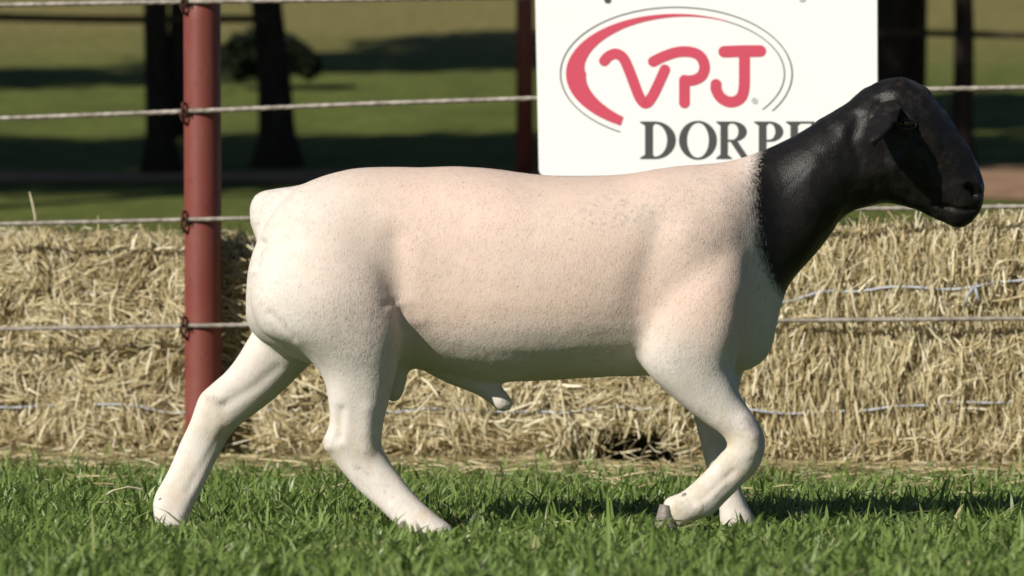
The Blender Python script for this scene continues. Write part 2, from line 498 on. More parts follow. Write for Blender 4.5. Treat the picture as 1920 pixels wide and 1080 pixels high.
    # wire ties over the second cable
    for px in (1040, 1612):
        q = PF(px, 183 - (px - 1003) * 0.022, 0.024)
        V, F = tube([q + Vector((0, 0, 0.016)) - fnor * 0.02, q + Vector((0, 0, 0.014)) - fnor * 0.006, q - fnor * 0.012, q + Vector((0, 0, -0.014)) - fnor * 0.006, q + Vector((0, 0, -0.016)) - fnor * 0.03], 0.0016, 6)
        link('tie_wire', mesh_py('tie_wire', V, F), M_RUST, root, True)
build_sign()

# ------------------------------------------------------------------ straw bales
n = NT('packed_straw')
sa = n.noise(45, 5, 0.7, stretch=(1, 1, 0.5), dist=1.0)
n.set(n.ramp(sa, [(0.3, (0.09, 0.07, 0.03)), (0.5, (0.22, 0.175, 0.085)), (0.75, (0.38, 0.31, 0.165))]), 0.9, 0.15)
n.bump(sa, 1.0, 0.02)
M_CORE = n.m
STRAW = [(0.0, (0.20, 0.14, 0.06)), (0.2, (0.38, 0.30, 0.145)), (0.5, (0.545, 0.455, 0.25)), (0.78, (0.665, 0.585, 0.36)), (1.0, (0.81, 0.75, 0.55))]
M_STRAW = blade_material('loose_straw', STRAW, 0.22, 0.45, 0.35)
n = NT('blue_twine')
n.set(n.ramp(n.noise(40, 3), [(0.3, (0.28, 0.31, 0.36)), (0.7, (0.50, 0.53, 0.57))]), 0.5, 0.4)
M_TWINE = n.m

def strands(cen, nor, ori, length, width, curl, tone, lift=0.0):
    """ribbons of four segments: centre, surface normal, in-plane direction -> verts, quads, tone"""
    N = len(cen); S = 5
    side = np.cross(nor, ori); side /= np.linalg.norm(side, axis=1)[:, None] + 1e-9
    t = np.linspace(-0.5, 0.5, S)[None, :, None]
    bend = curl[:, None, None]
    path = cen[:, None, :] + ori[:, None, :] * (t * length[:, None, None]) + side[:, None, :] * ((t * t - 0.1) * bend * length[:, None, None] * 2.0)
    path = path + nor[:, None, :] * ((0.25 - t * t) * lift[:, None, None])
    roll = rng.uniform(-1.1, 1.1, N)[:, None]
    wv = side * np.cos(roll) + nor * np.sin(roll)
    taper = np.array([0.75, 1, 1, 0.95, 0.55])[None, :, None]
    A = path + wv[:, None, :] * width[:, None, None] * 0.5 * taper
    B = path - wv[:, None, :] * width[:, None, None] * 0.5 * taper
    V = np.stack([A, B], 2).reshape(-1, 3)
    base = (np.arange(N) * S * 2)[:, None]
    k = np.arange(S - 1)[None, :] * 2
    q = np.stack([base + k, base + k + 1, base + k + 3, base + k + 2], -1).reshape(-1, 4)
    return V, q, np.repeat(tone, S * 2)

def vnoise(p, f, seed=0.0):
    return np.array([mnoise.noise((a * f + seed, b * f - seed * 0.7, c * f + 3.3 * seed)) for a, b, c in p])

def build_bale(label, u0, u1, h0, h1, off, seed, vertical, nstr, hollow=None, slump=0.0, twines=((0.24, 0.016), (0.76, -0.012))):
    """bale on its long edge against the fence: u = metres along the fence, heights at both ends"""
    O = Vector((FX, FY, 0)); U = np.array(fdir); N = np.array(fnor); Zv = np.array((0, 0, 1.0))
    base = np.array(O)
    mid = (u0 + u1) / 2
    root = empty('straw_bale', Vector(base + U * mid - N * (off + 0.2)))
    tag(root, label, 'straw bale', 'straw bales behind the fence')
    dep = 0.42
    def surf(u, v, face):
        """u 0..1 along, v 0..1 up (front) or back (top) -> point, normal"""
        uu = u0 + (u1 - u0) * u
        H = h0 + (h1 - h0) * u
        edge = np.minimum(u, 1 - u) * (u1 - u0)
        rnd = 0.06 * np.exp(-edge / 0.04)
        if face == 'front':
            z = v * H
            o = -off - rnd - 0.055 * np.clip((v - 0.82) / 0.18, 0, 1) ** 2 - 0.02 * np.clip((0.12 - v) / 0.12, 0, 1)
            if slump: o = o + slump * (1 - v) ** 1.6 * 0.5
            for tv in (0.24, 0.76): o = o - 0.012 * np.exp(-((v - tv) / 0.022) ** 2)
            p = base + U * uu[:, None] + N * o[:, None] + Zv * z[:, None]
            return p, np.tile(N, (len(u), 1))
        z = H - 0.015 - rnd * 0.4
        o = -off - 0.04 - v * dep
        p = base + U * uu[:, None] + N * o[:, None] + Zv * z[:, None]
        return p, np.tile(Zv, (len(u), 1))
    # ---- core block
    nu, nv, nt = 60, 32, 10
    V = []; Q = []
    prof = [('front', j / nv) for j in range(nv + 1)] + [('top', j / nt) for j in range(1, nt + 1)] + [('back', 0), ('back', 1)]
    uu = np.linspace(0, 1, nu + 1)
    for kind, v in prof:
        if kind == 'back':
            H = (h0 + (h1 - h0) * uu) * (0.98 if v == 0 else 0.0)
            p = base + U * (u0 + (u1 - u0) * uu)[:, None] + N * (-off - 0.05 - dep) + Zv * H[:, None]
        else:
            p, nn = surf(uu, np.full(nu + 1, v), kind)
            d = 0.034 * vnoise(p, 7, seed) + 0.022 * vnoise(p, 19, seed + 4) + 0.012 * vnoise(p, 45, seed + 9)
            p = p + nn * (d - 0.026)[:, None]
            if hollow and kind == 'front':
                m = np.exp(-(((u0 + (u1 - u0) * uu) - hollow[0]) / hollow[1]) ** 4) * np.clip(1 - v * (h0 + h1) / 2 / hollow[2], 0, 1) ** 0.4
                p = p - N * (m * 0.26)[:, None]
        V.append(p)
    m = len(prof); V = np.stack(V, 0)
    i = np.arange(m - 1)[:, None] * (nu + 1) + np.arange(nu)[None, :]
    Q = np.stack([i, i + 1, i + nu + 2, i + nu + 1], -1).reshape(-1, 4)
    me = mesh_np('core', V.reshape(-1, 3), Q)
    bm = bmesh.new(); bm.from_mesh(me)
    bmesh.ops.holes_fill(bm, edges=[e for e in bm.edges if e.is_boundary], sides=0)
    bmesh.ops.recalc_face_normals(bm, faces=bm.faces[:]); bm.to_mesh(me); bm.free()
    link('core', me, M_CORE, root)
    # ---- strands
    def lay(face, count, up_extra=False):
        u = rng.uniform(0, 1, count); v = rng.uniform(0, 1, count)
        p, nn = surf(u, v, face)
        low = 0.032 * vnoise(p, 7, seed) + 0.016 * vnoise(p, 19, seed + 4)
        ax = np.tile(U, (count, 1)); ay = np.tile(Zv if face == 'front' else -N, (count, 1))
        fld = vnoise(p, 5.5, seed + 20) * 3.4 + vnoise(p, 16, seed + 30) * 1.6
        ang = np.where(rng.uniform(0, 1, count) < 0.62, fld, rng.uniform(-3.14, 3.14, count))
        vert = rng.uniform(0, 1, count) < vertical * (0.5 + 0.8 * (vnoise(p, 3, seed + 50) + 0.3))
        ang = np.where(vert, np.pi / 2 + rng.normal(0, 0.22, count), ang)
        ori = ax * np.cos(ang)[:, None] + ay * np.sin(ang)[:, None] + nn * rng.normal(0.0, 0.24, count)[:, None]
        ori /= np.linalg.norm(ori, axis=1)[:, None]
        L = rng.lognormal(np.log(0.05), 0.5, count).clip(0.015, 0.17)
        W = np.where(rng.uniform(0, 1, count) < 0.22, rng.uniform(0.004, 0.0072, count), rng.uniform(0.0018, 0.0042, count))
        dep_ = low + rng.normal(0.0, 0.016, count) + 0.012 * vnoise(p, 38, seed + 8)
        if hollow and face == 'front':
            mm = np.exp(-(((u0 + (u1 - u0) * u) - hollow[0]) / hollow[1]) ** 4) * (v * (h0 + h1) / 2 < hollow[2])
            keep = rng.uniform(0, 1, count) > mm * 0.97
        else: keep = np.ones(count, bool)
        c = p + nn * dep_[:, None]
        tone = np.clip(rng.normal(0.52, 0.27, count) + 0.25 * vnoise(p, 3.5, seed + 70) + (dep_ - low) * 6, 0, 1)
        curl = rng.normal(0, 0.16, count) * np.where(rng.uniform(0, 1, count) < 0.12, 3.0, 1.0)
        lift = np.abs(rng.normal(0, 0.012, count))
        k = keep
        return strands(c[k], nn[k], ori[k], L[k], W[k], curl[k], tone[k], lift[k])
    packs = [lay('front', nstr), lay('top', nstr // 4)]
    # stray stalks standing up from the top edge and hanging from the foot
    cnt = 650
    u = rng.uniform(0, 1, cnt); p, nn = surf(u, rng.uniform(0.0, 0.6, cnt), 'top')
    ori = np.stack([rng.normal(0, 0.6, cnt), rng.normal(0, 0.4, cnt), np.abs(rng.normal(0.7, 0.4, cnt))], 1); ori /= np.linalg.norm(ori, axis=1)[:, None]
    L = rng.uniform(0.02, 0.085, cnt)
    packs.append(strands(p + ori * (L * 0.3)[:, None], np.tile(N, (cnt, 1)), ori, L, rng.uniform(0.002, 0.0045, cnt), rng.normal(0, 0.5, cnt), rng.uniform(0.3, 1, cnt), np.zeros(cnt)))
    cnt = 700
    u = rng.uniform(0, 1, cnt); p, nn = surf(u, rng.uniform(0.0, 0.12, cnt), 'front')
    ori = np.stack([rng.normal(0, 0.8, cnt), rng.normal(-0.3, 0.4, cnt), rng.normal(-0.4, 0.4, cnt)], 1); ori /= np.linalg.norm(ori, axis=1)[:, None]
    p[:, 2] = np.abs(p[:, 2]) + 0.012
    if hollow:
        hk = np.abs((u0 + (u1 - u0) * u) - hollow[0]) > hollow[1] * 0.95
        p, ori, cnt = p[hk], ori[hk], int(hk.sum())
    packs.append(strands(p + N * rng.uniform(0, 0.05, cnt)[:, None], np.tile(Zv, (cnt, 1)), ori, rng.uniform(0.04, 0.13, cnt), rng.uniform(0.003, 0.0065, cnt), rng.normal(0, 0.4, cnt), rng.uniform(0.2, 0.9, cnt), np.zeros(cnt)))
    V, Q, T = [], [], []; o = 0
    for a, b, c in packs:
        V.append(a); Q.append(b + o); T.append(c); o += len(a)
    s = link('straw', mesh_np('straw', np.concatenate(V), np.concatenate(Q), attrs={'tone': np.concatenate(T)}), M_STRAW, root)
    s['kind'] = 'stuff'
    # ---- two twines
    for tv, rise in twines:
        us = np.linspace(0.02, 0.98, 70)
        p, nn = surf(us, np.full(70, tv), 'front')
        wob = 0.012 * vnoise(p, 4, seed + 11) + 0.022 * vnoise(p, 7, seed)
        depth = 0.010 + rise + 0.026 * vnoise(p, 3.1, seed + 90) + 0.012 * vnoise(p, 11, seed + 33)
        p = p + nn * (0.012 * 0 + depth)[:, None] + nn * (0.032 * vnoise(p, 7, seed))[:, None] + Zv * wob[:, None]
        Vt, Ft = tube([Vector(x) for x in p], 0.0034, 7)
        # knot with two loose ends
        if tv > 0.5 and rise > 0:
            kq = Vector(p[41]) + Vector(N) * 0.006
            for dz, dx in ((-0.05, -0.03), (-0.045, 0.012), (0.0, 0.02)):
                a_, b_ = tube([kq, kq + Vector(U) * dx * 0.5 + Vector((0, 0, dz * 0.4)) + Vector(N) * 0.012, kq + Vector(U) * dx + Vector((0, 0, dz))], [0.005, 0.0038, 0.003], 6)
                oo = len(Vt); Vt += a_; Ft += [tuple(i + oo for i in f) for f in b_]
        link('twine', mesh_py('twine', Vt, Ft), M_TWINE, root, True)

def U_of(px, off=-0.1):
    return (PF(px, 700, off) - Vector((FX, FY, 0))).dot(fdir)
build_bale('straw bale behind the red post, at the left edge of the picture', U_of(-420), U_of(450), 0.632, 0.60, 0.112, 1.7, 0.15, 31000)
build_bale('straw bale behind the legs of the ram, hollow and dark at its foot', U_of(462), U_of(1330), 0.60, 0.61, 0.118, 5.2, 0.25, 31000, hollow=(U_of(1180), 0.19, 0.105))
build_bale('straw bale under the head of the ram, crossed by two blue twines', U_of(1338), U_of(2200), 0.592, 0.665, 0.062, 9.1, 0.75, 31000, twines=((0.26, 0.014), (0.745, 0.018)))

# ------------------------------------------------------------------ the ram
def catmull(A, sub):
    A = np.asarray(A, float); n = len(A); out = []
    for i in range(n - 1):
        p0, p1, p2, p3 = A[max(i - 1, 0)], A[i], A[i + 1], A[min(i + 2, n - 1)]
        for s in range(sub):
            t = s / sub
            out.append(0.5 * (2 * p1 + (p2 - p0) * t + (2 * p0 - 5 * p1 + 4 * p2 - p3) * t * t + (3 * p1 - p0 - 3 * p2 + p3) * t ** 3))
    out.append(A[-1])
    return np.array(out)

class Soup:
    def __init__(self): self.V = []; self.F = []
    def ring_loft(self, C_, A_, B_, N=28, ex=2.2, taper=None):
        """closed loft: centres, half-axis vectors A_ (along u) and B_ (along v)"""
        S = len(C_); o = len(self.V)
        ph = np.arange(N) / N * 2 * np.pi
        cu = np.sign(np.cos(ph)) * np.abs(np.cos(ph)) ** (2 / ex); cv = np.sign(np.sin(ph)) * np.abs(np.sin(ph)) ** (2 / ex)
        tp = np.zeros(S) if taper is None else np.asarray(taper)
        for i in range(S):
            k = cv * (1 - tp[i] * cu)
            self.V += list(C_[i][None, :] + cu[:, None] * A_[i][None, :] + k[:, None] * B_[i][None, :])
        for i in range(S - 1):
            for j in range(N):
                j2 = (j + 1) % N
                self.F.append((o + i * N + j, o + i * N + j2, o + (i + 1) * N + j2, o + (i + 1) * N + j))
        c0 = len(self.V); self.V.append(C_[0]); self.V.append(C_[-1])
        for j in range(N):
            j2 = (j + 1) % N
            self.F.append((o + j2, o + j, c0)); self.F.append((o + (S - 1) * N + j, o + (S - 1) * N + j2, c0 + 1))
    def sections(self, st, ex=2.2, sub=4, taper=0.0):
        """st rows: Ax, Ay, Bx, By (silhouette points in photo pixels), Y centre, half width [, taper]"""
        st = [tuple(r) + ((taper,) if len(r) == 6 else ()) for r in st]
        a = catmull(st, sub)
        C_, A_, B_ = [], [], []
        for r in a:
            p = np.array(P(r[0], r[1], r[4])); q = np.array(P(r[2], r[3], r[4]))
            C_.append((p + q) / 2); A_.append((p - q) / 2); B_.append(np.array((0, max(r[5], 0.002), 0)))
        self.ring_loft(C_, A_, B_, ex=ex, taper=a[:, 6])

def build_ram():
    S = Soup()
    # trunk and neck: (top point, bottom point, Y, half width)
    S.sections([
        (464, 530, 463, 590, 0, .03), (470, 488, 468, 612, 0, .095), (488, 440, 492, 640, 0, .145), (522, 385, 535, 664, 0, .178), (572, 342, 585, 684, 0, .200),
        (645, 319, 640, 690, 0, .208), (715, 313, 710, 690, 0, .202), (790, 312, 785, 690, 0, .200), (855, 311, 855, 705, 0, .208), (930, 317, 930, 716, 0, .220),
        (1010, 328, 1010, 715, 0, .224), (1090, 331, 1090, 710, 0, .224), (1170, 326, 1170, 706, 0, .217), (1240, 314, 1240, 706, 0, .206), (1300, 309, 1312, 707, 0, .192),
        (1350, 304, 1372, 702, 0, .165, -.15), (1388, 296, 1420, 688, 0, .132, -.18), (1422, 284, 1447, 655, 0, .104, -.15), (1452, 273, 1459, 600, 0, .093, -.1), (1484, 258, 1480, 536, 0, .093, -.05),
        (1515, 238, 1524, 484, 0, .096), (1548, 214, 1560, 441, 0, .089), (1582, 193, 1592, 402, 0, .084), (1618, 168, 1640, 384, 0, .080), (1648, 153, 1668, 376, 0, .07), (1668, 152, 1690, 360, 0, .045)], ex=2.35, taper=-0.04)
    # tail stub
    S.sections([(560, 345, 545, 430, 0, .05), (520, 352, 520, 440, 0, .047), (497, 356, 492, 450, 0, .040), (480, 364, 480, 448, 0, .034), (470, 380, 473, 430, 0, .027), (468, 392, 468, 418, 0, .015)])
    # skull: (forehead / nose line, jaw line, Y, half width, taper)
    S.sections([
        (1640, 160, 1622, 225, 0, .040, .0), (1668, 149, 1618, 300, 0, .066, -.1), (1700, 148, 1628, 352, 0, .078, -.12), (1736, 166, 1650, 376, 0, .080, -.15), (1764, 200, 1686, 382, 0, .074, -.2),
        (1790, 237, 1716, 391, 0, .064, -.12), (1812, 271, 1742, 403, 0, .055, -.05), (1828, 300, 1760, 414, 0, .050, .0), (1840, 330, 1778, 423, 0, .048, .08), (1845, 357, 1797, 428, 0, .043, .08), (1842, 382, 1816, 420, 0, .032, .05), (1838, 394, 1826, 408, 0, .015, .0)], ex=2.3)
    # near hind leg: (front edge, rear edge, Y, half depth)
    S.sections([
        (690, 380, 540, 420, -.10, .07), (730, 455, 492, 500, -.122, .094), (750, 540, 468, 556, -.138, .106), (757, 600, 492, 622, -.142, .103), (753, 650, 562, 660, -.142, .090),
        (743, 700, 604, 704, -.137, .074), (729, 750, 617, 753, -.138, .058), (718, 795, 619, 793, -.138, .047), (716, 836, 607, 832, -.138, .041), (733, 868, 628, 866, -.138, .038),
        (750, 892, 668, 915, -.150, .033), (786, 936, 718, 962, -.168, .031), (820, 966, 752, 992, -.182, .035), (844, 985, 785, 1010, -.19, .034), (857, 1002, 820, 1018, -.19, .024)], ex=2.5)
    # far hind leg
    S.sections([
        (650, 560, 500, 560, .10, .08), (625, 630, 478, 612, .11, .08), (586, 680, 434, 686, .115, .064), (532, 733, 394, 722, .115, .052), (482, 772, 373, 743, .115, .045),
        (440, 806, 357, 790, .115, .040), (412, 850, 338, 832, .115, .034), (388, 900, 316, 882, .095, .031), (366, 944, 291, 930, .07, .034), (353, 972, 289, 962, .05, .033), (346, 1002, 300, 1002, .04, .03)], ex=2.45)
    # near foreleg with shoulder
    S.sections([
        (1385, 400, 1270, 420, -.075, .06), (1402, 480, 1225, 490, -.100, .082), (1405, 560, 1203, 560, -.116, .092), (1396, 630, 1198, 624, -.126, .090), (1376, 690, 1208, 690, -.130, .074),
        (1386, 735, 1258, 742, -.132, .057), (1403, 765, 1312, 785, -.132, .047), (1425, 797, 1352, 814, -.132, .042), (1434, 832, 1364, 836, -.132, .040), (1422, 876, 1352, 848, -.132, .037),
        (1389, 912, 1322, 882, -.132, .031), (1361, 940, 1293, 910, -.132, .031), (1335, 966, 1276, 924, -.132, .035), (1310, 974, 1262, 929, -.132, .034), (1290, 984, 1247, 937, -.132, .033), (1276, 992, 1243, 950, -.132, .030)], ex=2.5)
    # far foreleg
    S.sections([
        (1410, 640, 1260, 640, .09, .07), (1388, 720, 1283, 716, .10, .052), (1376, 780, 1302, 782, .105, .042), (1374, 830, 1315, 834, .105, .037), (1380, 872, 1326, 880, .105, .035),
        (1388, 908, 1340, 916, .105, .030), (1400, 942, 1348, 950, .105, .032), (1414, 968, 1350, 976, .105, .035), (1420, 990, 1356, 994, .105, .03)], ex=2.45)
    # sheath and scrotum
    S.sections([(800, 640, 800, 700, 0, .05), (850, 670, 845, 722, 0, .042), (890, 690, 888, 738, 0, .034), (925, 712, 914, 752, -.012, .027), (948, 732, 928, 765, -.02, .024), (960, 748, 940, 770, -.022, .018), (964, 756, 952, 770, -.022, .010)])
    S.sections([(770, 610, 700, 610, -.03, .05), (764, 660, 706, 660, -.03, .048), (764, 700, 712, 705, -.03, .046), (758, 735, 722, 742, -.03, .034), (748, 752, 734, 756, -.03, .014)])
    # ears: flat, slightly cupped leaves pointing out to both sides and drooping
    for sgn in (-1, 1):
        cs = catmull([np.array(P(1674, 196, 0.050 * sgn)), np.array(P(1668, 205, 0.078 * sgn)), np.array(P(1658, 222, 0.108 * sgn)), np.array(P(1648, 241, 0.138 * sgn)), np.array(P(1640, 260, 0.160 * sgn)), np.array(P(1636, 270, 0.170 * sgn))], 4)
        hw = catmull([[.016], [.022], [.031], [.030], [.018], [.005]], 4)[:, 0]
        wd = np.array((0.86, 0, 0.40)); wd /= np.linalg.norm(wd)
        ax = cs[-1] - cs[0]; ax /= np.linalg.norm(ax)
        wd = wd - ax * wd.dot(ax); wd /= np.linalg.norm(wd)
        th = np.cross(ax, wd)
        S.ring_loft(cs, [wd * h for h in hw], [th * max(0.0065, 0.011 - 0.02 * (0.031 - h)) for h in hw], N=20, ex=2.0)
        # brow ridge and eyelids
        S.sections([(1676, 205, 1684, 222, .060 * sgn, .012), (1700, 200, 1700, 226, .066 * sgn, .016), (1722, 212, 1714, 232, .060 * sgn, .013)])
    me = mesh_py('body', S.V, S.F)
    bm = bmesh.new(); bm.from_mesh(me); bmesh.ops.recalc_face_normals(bm, faces=bm.faces[:]); bm.to_mesh(me); bm.free()
    tmp = bpy.data.objects.new('tmp', me); C.objects.link(tmp)
    md = tmp.modifiers.new('r', 'REMESH'); md.mode = 'VOXEL'; md.voxel_size = 0.0036; md.use_smooth_shade = True
    dg = bpy.context.evaluated_depsgraph_get()
    me2 = bpy.data.meshes.new_from_object(tmp.evaluated_get(dg), depsgraph=dg)
    bpy.data.objects.remove(tmp)
    nv = len(me2.vertices)
    co = np.empty(nv * 3, np.float32); me2.vertices.foreach_get('co', co); co = co.reshape(-1, 3).astype(float)
    ed = np.empty(len(me2.edges) * 2, np.int32); me2.edges.foreach_get('vertices', ed); ed = ed.reshape(-1, 2)
    deg = np.bincount(ed.ravel(), minlength=nv).astype(float)
    def lap(v, it, lam, mu=None, w=None):
        for _ in range(it):
            for f in ((lam, mu) if mu else (lam,)):
                s = np.zeros_like(v)
                for c in range(v.shape[1]):
                    s[:, c] = np.bincount(ed[:, 0], v[ed[:, 1], c], nv) + np.bincount(ed[:, 1], v[ed[:, 0], c], nv)
                d = s / deg[:, None] - v
                v = v + f * d * (1 if w is None else w[:, None])
        return v
    def px(v):
        s = (v[:, 1] - CAM_Y) / FPX
        return 960 + v[:, 0] / s, HOR - (v[:, 2] - CAM_H) / s
    X, Yp = px(co)
    bodyw = np.clip((1470 - X) / 60, 0, 1) * np.clip((760 - Yp) / 60, 0, 1) * np.clip((X - 485) / 60, 0.12, 1)     # blend the trunk more than head and feet
    co = lap(co, 6, 0.5)
    co = lap(co, 60, 0.6, None, bodyw * 0.9)
    co = lap(co, 14, 0.55, -0.5)
    me2.vertices.foreach_set('co', co.astype(np.float32).ravel()); me2.update()
    nr = np.empty(nv * 3, np.float32); me2.vertex_normals.foreach_get('vector', nr); nr = nr.reshape(-1, 3).astype(float)
    X, Yp = px(co)
    near = co[:, 1] < 0.02
    def seg(x0, y0, x1, y1):
        dx, dy = x1 - x0, y1 - y0; L2 = dx * dx + dy * dy
        t = np.clip(((X - x0) * dx + (Yp - y0) * dy) / L2, 0, 1)
        return np.hypot(X - x0 - t * dx, Yp - y0 - t * dy), t
    disp = np.zeros(nv)
    def groove(pts, wd, amt, side=None):
        nonlocal disp
        d = np.full(nv, 1e9)
        for a, b in zip(pts[:-1], pts[1:]):
            d = np.minimum(d, seg(*a, *b)[0])
        msk = near if side is None else side
        disp += amt * np.exp(-(d / wd) ** 2) * msk
    sk = near & (nr[:, 1] < -0.2)
    groove([(722, 572), (748, 563)], 7, -0.0022, sk)          # fold in front of the stifle
    groove([(742, 450), (746, 510), (748, 540)], 26, -0.007, sk)         # hollow of the flank
    groove([(750, 585), (752, 610)], 9, -0.003, sk)
    groove([(508, 588), (530, 612), (552, 634)], 7, -0.0025, sk)          # crease under the buttock
    groove([(478, 500), (484, 470), (492, 455)], 7, -0.006, sk)          # beside the tail
    groove([(1192, 600), (1196, 660)], 18, -0.002, sk)      # behind the elbow
    groove([(1240, 420), (1215, 500), (1200, 560)], 30, -0.006, sk)      # edge of the shoulder blade
    groove([(1402, 560), (1395, 640), (1375, 690)], 20, -0.003, sk)
    groove([(1300, 450), (1330, 540)], 60, 0.008, sk)                    # shoulder muscle
    groove([(600, 480), (610, 560)], 75, 0.010, sk)                      # thigh muscle
    groove([(760, 604), (790, 602)], 12, 0.002, sk)
    groove([(640, 770), (636, 820)], 9, -0.005, sk)                      # hollow before the Achilles tendon
    groove([(690, 770), (688, 840)], 16, 0.004, sk)
    groove([(500, 640), (560, 690)], 10, 0.0, sk)
    groove([(1395, 790), (1400, 850)], 18, 0.004, sk)                    # knee
    groove([(1355, 905), (1310, 950)], 8, 0.003, sk)
    # head: orbit, cheek, nostril, mouth
    hd = nr[:, 1] < -0.1
    groove([(1676, 233), (1694, 237), (1712, 241)], 5, -0.005, hd)
    groove([(1716, 246), (1720, 262), (1722, 276)], 6, -0.008, hd)       # tear groove
    groove([(1740, 285), (1770, 340)], 14, -0.004, hd)
    groove([(1660, 320), (1700, 350)], 26, 0.004, hd)                    # jaw muscle
    groove([(1828, 392), (1806, 394), (1776, 388), (1752, 384)], 3.6, -0.007, near)
    groove([(1815, 350), (1823, 356), (1830, 366)], 5, -0.015, near)
    groove([(1808, 340), (1824, 343), (1837, 356)], 5, 0.005, near)
    groove([(1822, 374), (1836, 372)], 5, 0.003, near)
    rg = np.sqrt(((X - 1697) / 16) ** 2 + ((Yp - 231) / 11) ** 2)
    disp += 0.0055 * np.exp(-((rg - 1.0) / 0.33) ** 2) * hd * (X > 1660)   # lids round the eye
    groove([(612, 826), (616, 838)], 9, 0.004, sk)                       # point of hock
    groove([(672, 880), (730, 940)], 6, -0.003, sk)                      # tendon behind the cannon
    groove([(1410, 822), (1416, 842)], 12, 0.004, sk)
    groove([(1374, 884), (1318, 938)], 6, -0.003, sk)
    groove([(420, 806), (352, 920)], 8, -0.002, nr[:, 1] < -0.3)
    groove([(520, 690), (470, 730), (420, 760)], 10, -0.0025, (nr[:, 1] < -0.2) & (co[:, 1] > -0.02))
    groove([(395, 742), (412, 748)], 10, 0.004, nr[:, 1] < -0.2)
    groove([(1672, 212), (1692, 206), (1714, 216)], 8, 0.006, hd)        # brow
    groove([(1684, 247), (1704, 250)], 5, 0.0035, hd)                    # lower lid
    groove([(1722, 262), (1736, 300), (1748, 330)], 7, 0.004, hd)        # facial crest
    groove([(1728, 225), (1762, 275), (1800, 330)], 9, 0.003, hd)
    groove([(1645, 175), (1668, 168), (1690, 172)], 7, 0.003, hd)        # ear root wrinkles
    groove([(1650, 190), (1672, 186)], 4, -0.003, hd)
    groove([(1608, 215), (1600, 260), (1612, 310)], 12, -0.003, hd)      # behind the cheek
    pts = co
    big = np.array([mnoise.noise((p[0] * 9, p[1] * 9, p[2] * 7)) for p in pts])
    fin = np.array([mnoise.noise((p[0] * 34, p[1] * 34, p[2] * 22 + 5)) for p in pts])
    vfi = np.array([mnoise.noise((p[0] * 95 + 9, p[1] * 95, p[2] * 60)) for p in pts])
    disp += 0.0022 * big + 0.0005 * fin + 0.0002 * vfi
    disp += np.clip((X - 1500) / 60, 0, 1) * (0.0024 * big + 0.0024 * fin + 0.0007 * vfi) + np.clip((X - 1620) / 50, 0, 1) * 0.0016 * np.abs(fin)
    # ribbed coarse wool low on the barrel
    rib = np.clip((Yp - 520) / 80, 0, 1) * np.clip((700 - Yp) / 40, 0, 1) * np.clip((X - 800) / 60, 0, 1) * np.clip((1220 - X) / 40, 0, 1)
    wv = np.array([mnoise.noise((p[0] * 150, p[1] * 60, p[2] * 45)) for p in pts])
    disp += rib * 0.0003 * wv
    co = co + nr * disp[:, None]
    co = lap(co, 2, 0.4)
    me2.vertices.foreach_set('co', co.astype(np.float32).ravel())
    # where the black head coat begins, measured in pixels ahead of the collar line
    bx = np.interp(Yp, [270, 300, 340, 400, 470, 520, 552, 600], [1424, 1416, 1411, 1413, 1424, 1442, 1466, 1510])
    a = me2.attributes.new('collar', 'FLOAT', 'POINT'); a.data.foreach_set('value', ((X - bx) / 100).astype(np.float32))
    pink = np.clip((X - 520) / 260, 0, 1) * np.clip((1440 - X) / 60, 0, 1) * np.clip((690 - Yp) / 110, 0, 1)
    a = me2.attributes.new('pink', 'FLOAT', 'POINT'); a.data.foreach_set('value', pink.astype(np.float32))
    fk = np.exp(-((X - 1165) / 95) ** 2 - ((Yp - 400) / 38) ** 2) + 0.6 * np.exp(-((X - 1330) / 80) ** 2 - ((Yp - 360) / 50) ** 2) + 0.5 * np.exp(-((X - 690) / 70) ** 2 - ((Yp - 640) / 120) ** 2)
    a = me2.attributes.new('fleck', 'FLOAT', 'POINT'); a.data.foreach_set('value', fk.astype(np.float32))
    fc = np.clip((X - 1610) / 50, 0, 1)
    a = me2.attributes.new('face', 'FLOAT', 'POINT'); a.data.foreach_set('value', fc.astype(np.float32))
    sh = np.clip((Yp - 700) / 120, 0, 1)
    a = me2.attributes.new('shank', 'FLOAT', 'POINT'); a.data.foreach_set('value', sh.astype(np.float32))
    me2.update()
    # coat material
    n = NT('ram_coat')
    big_ = n.noise(5, 4, 0.6); mid = n.noise(38, 4, 0.65); fine = n.noise(260, 3, 0.6, stretch=(1, 1, 0.45)); hair = n.noise(620, 2, 0.5, stretch=(1, 1, 0.3))
    white = n.mix(n.ramp(mid, [(0.3, 0.0), (0.75, 1.0)]), (0.71, 0.665, 0.605), (0.65, 0.60, 0.53))
    pinkc = n.mix(n.ramp(mid, [(0.3, 0.0), (0.75, 1.0)]), (0.73, 0.575, 0.475), (0.69, 0.535, 0.435))
    pk = n.math('ADD', n.attr('pink'), n.math('MULTIPLY', n.math('SUBTRACT', big_, 0.5), 0.9), True)
    light = n.mix(n.math('MULTIPLY', pk, n.ramp(n.attr('pink'), [(0.0, 0.0), (0.25, 1.0)])), white, pinkc)
    light = n.mix(n.ramp(fine, [(0.60, 0.0), (0.85, 0.1)]), light, (0.52, 0.43, 0.33))
    # grey flecks over the shoulder and near the collar
    col = n.attr('collar')
    nearc = n.ramp(n.math('ADD', col, 1.0), [(0.0, 0.0), (0.35, 0.0), (1.0, 1.0)])
    nearc = n.ramp(n.math('MULTIPLY', n.math('ADD', col, 3.2), 0.3125), [(0.0, 0.0), (0.45, 0.12), (0.86, 0.35), (1.0, 1.0)])
    fl = n.math('MULTIPLY', n.ramp(n.noise(110, 3, 0.7, stretch=(1, 1, 0.5)), [(0.52, 0.0), (0.68, 1.0)]), nearc)
    light = n.mix(n.math('MULTIPLY', fl, 0.75), light, (0.36, 0.33, 0.29))
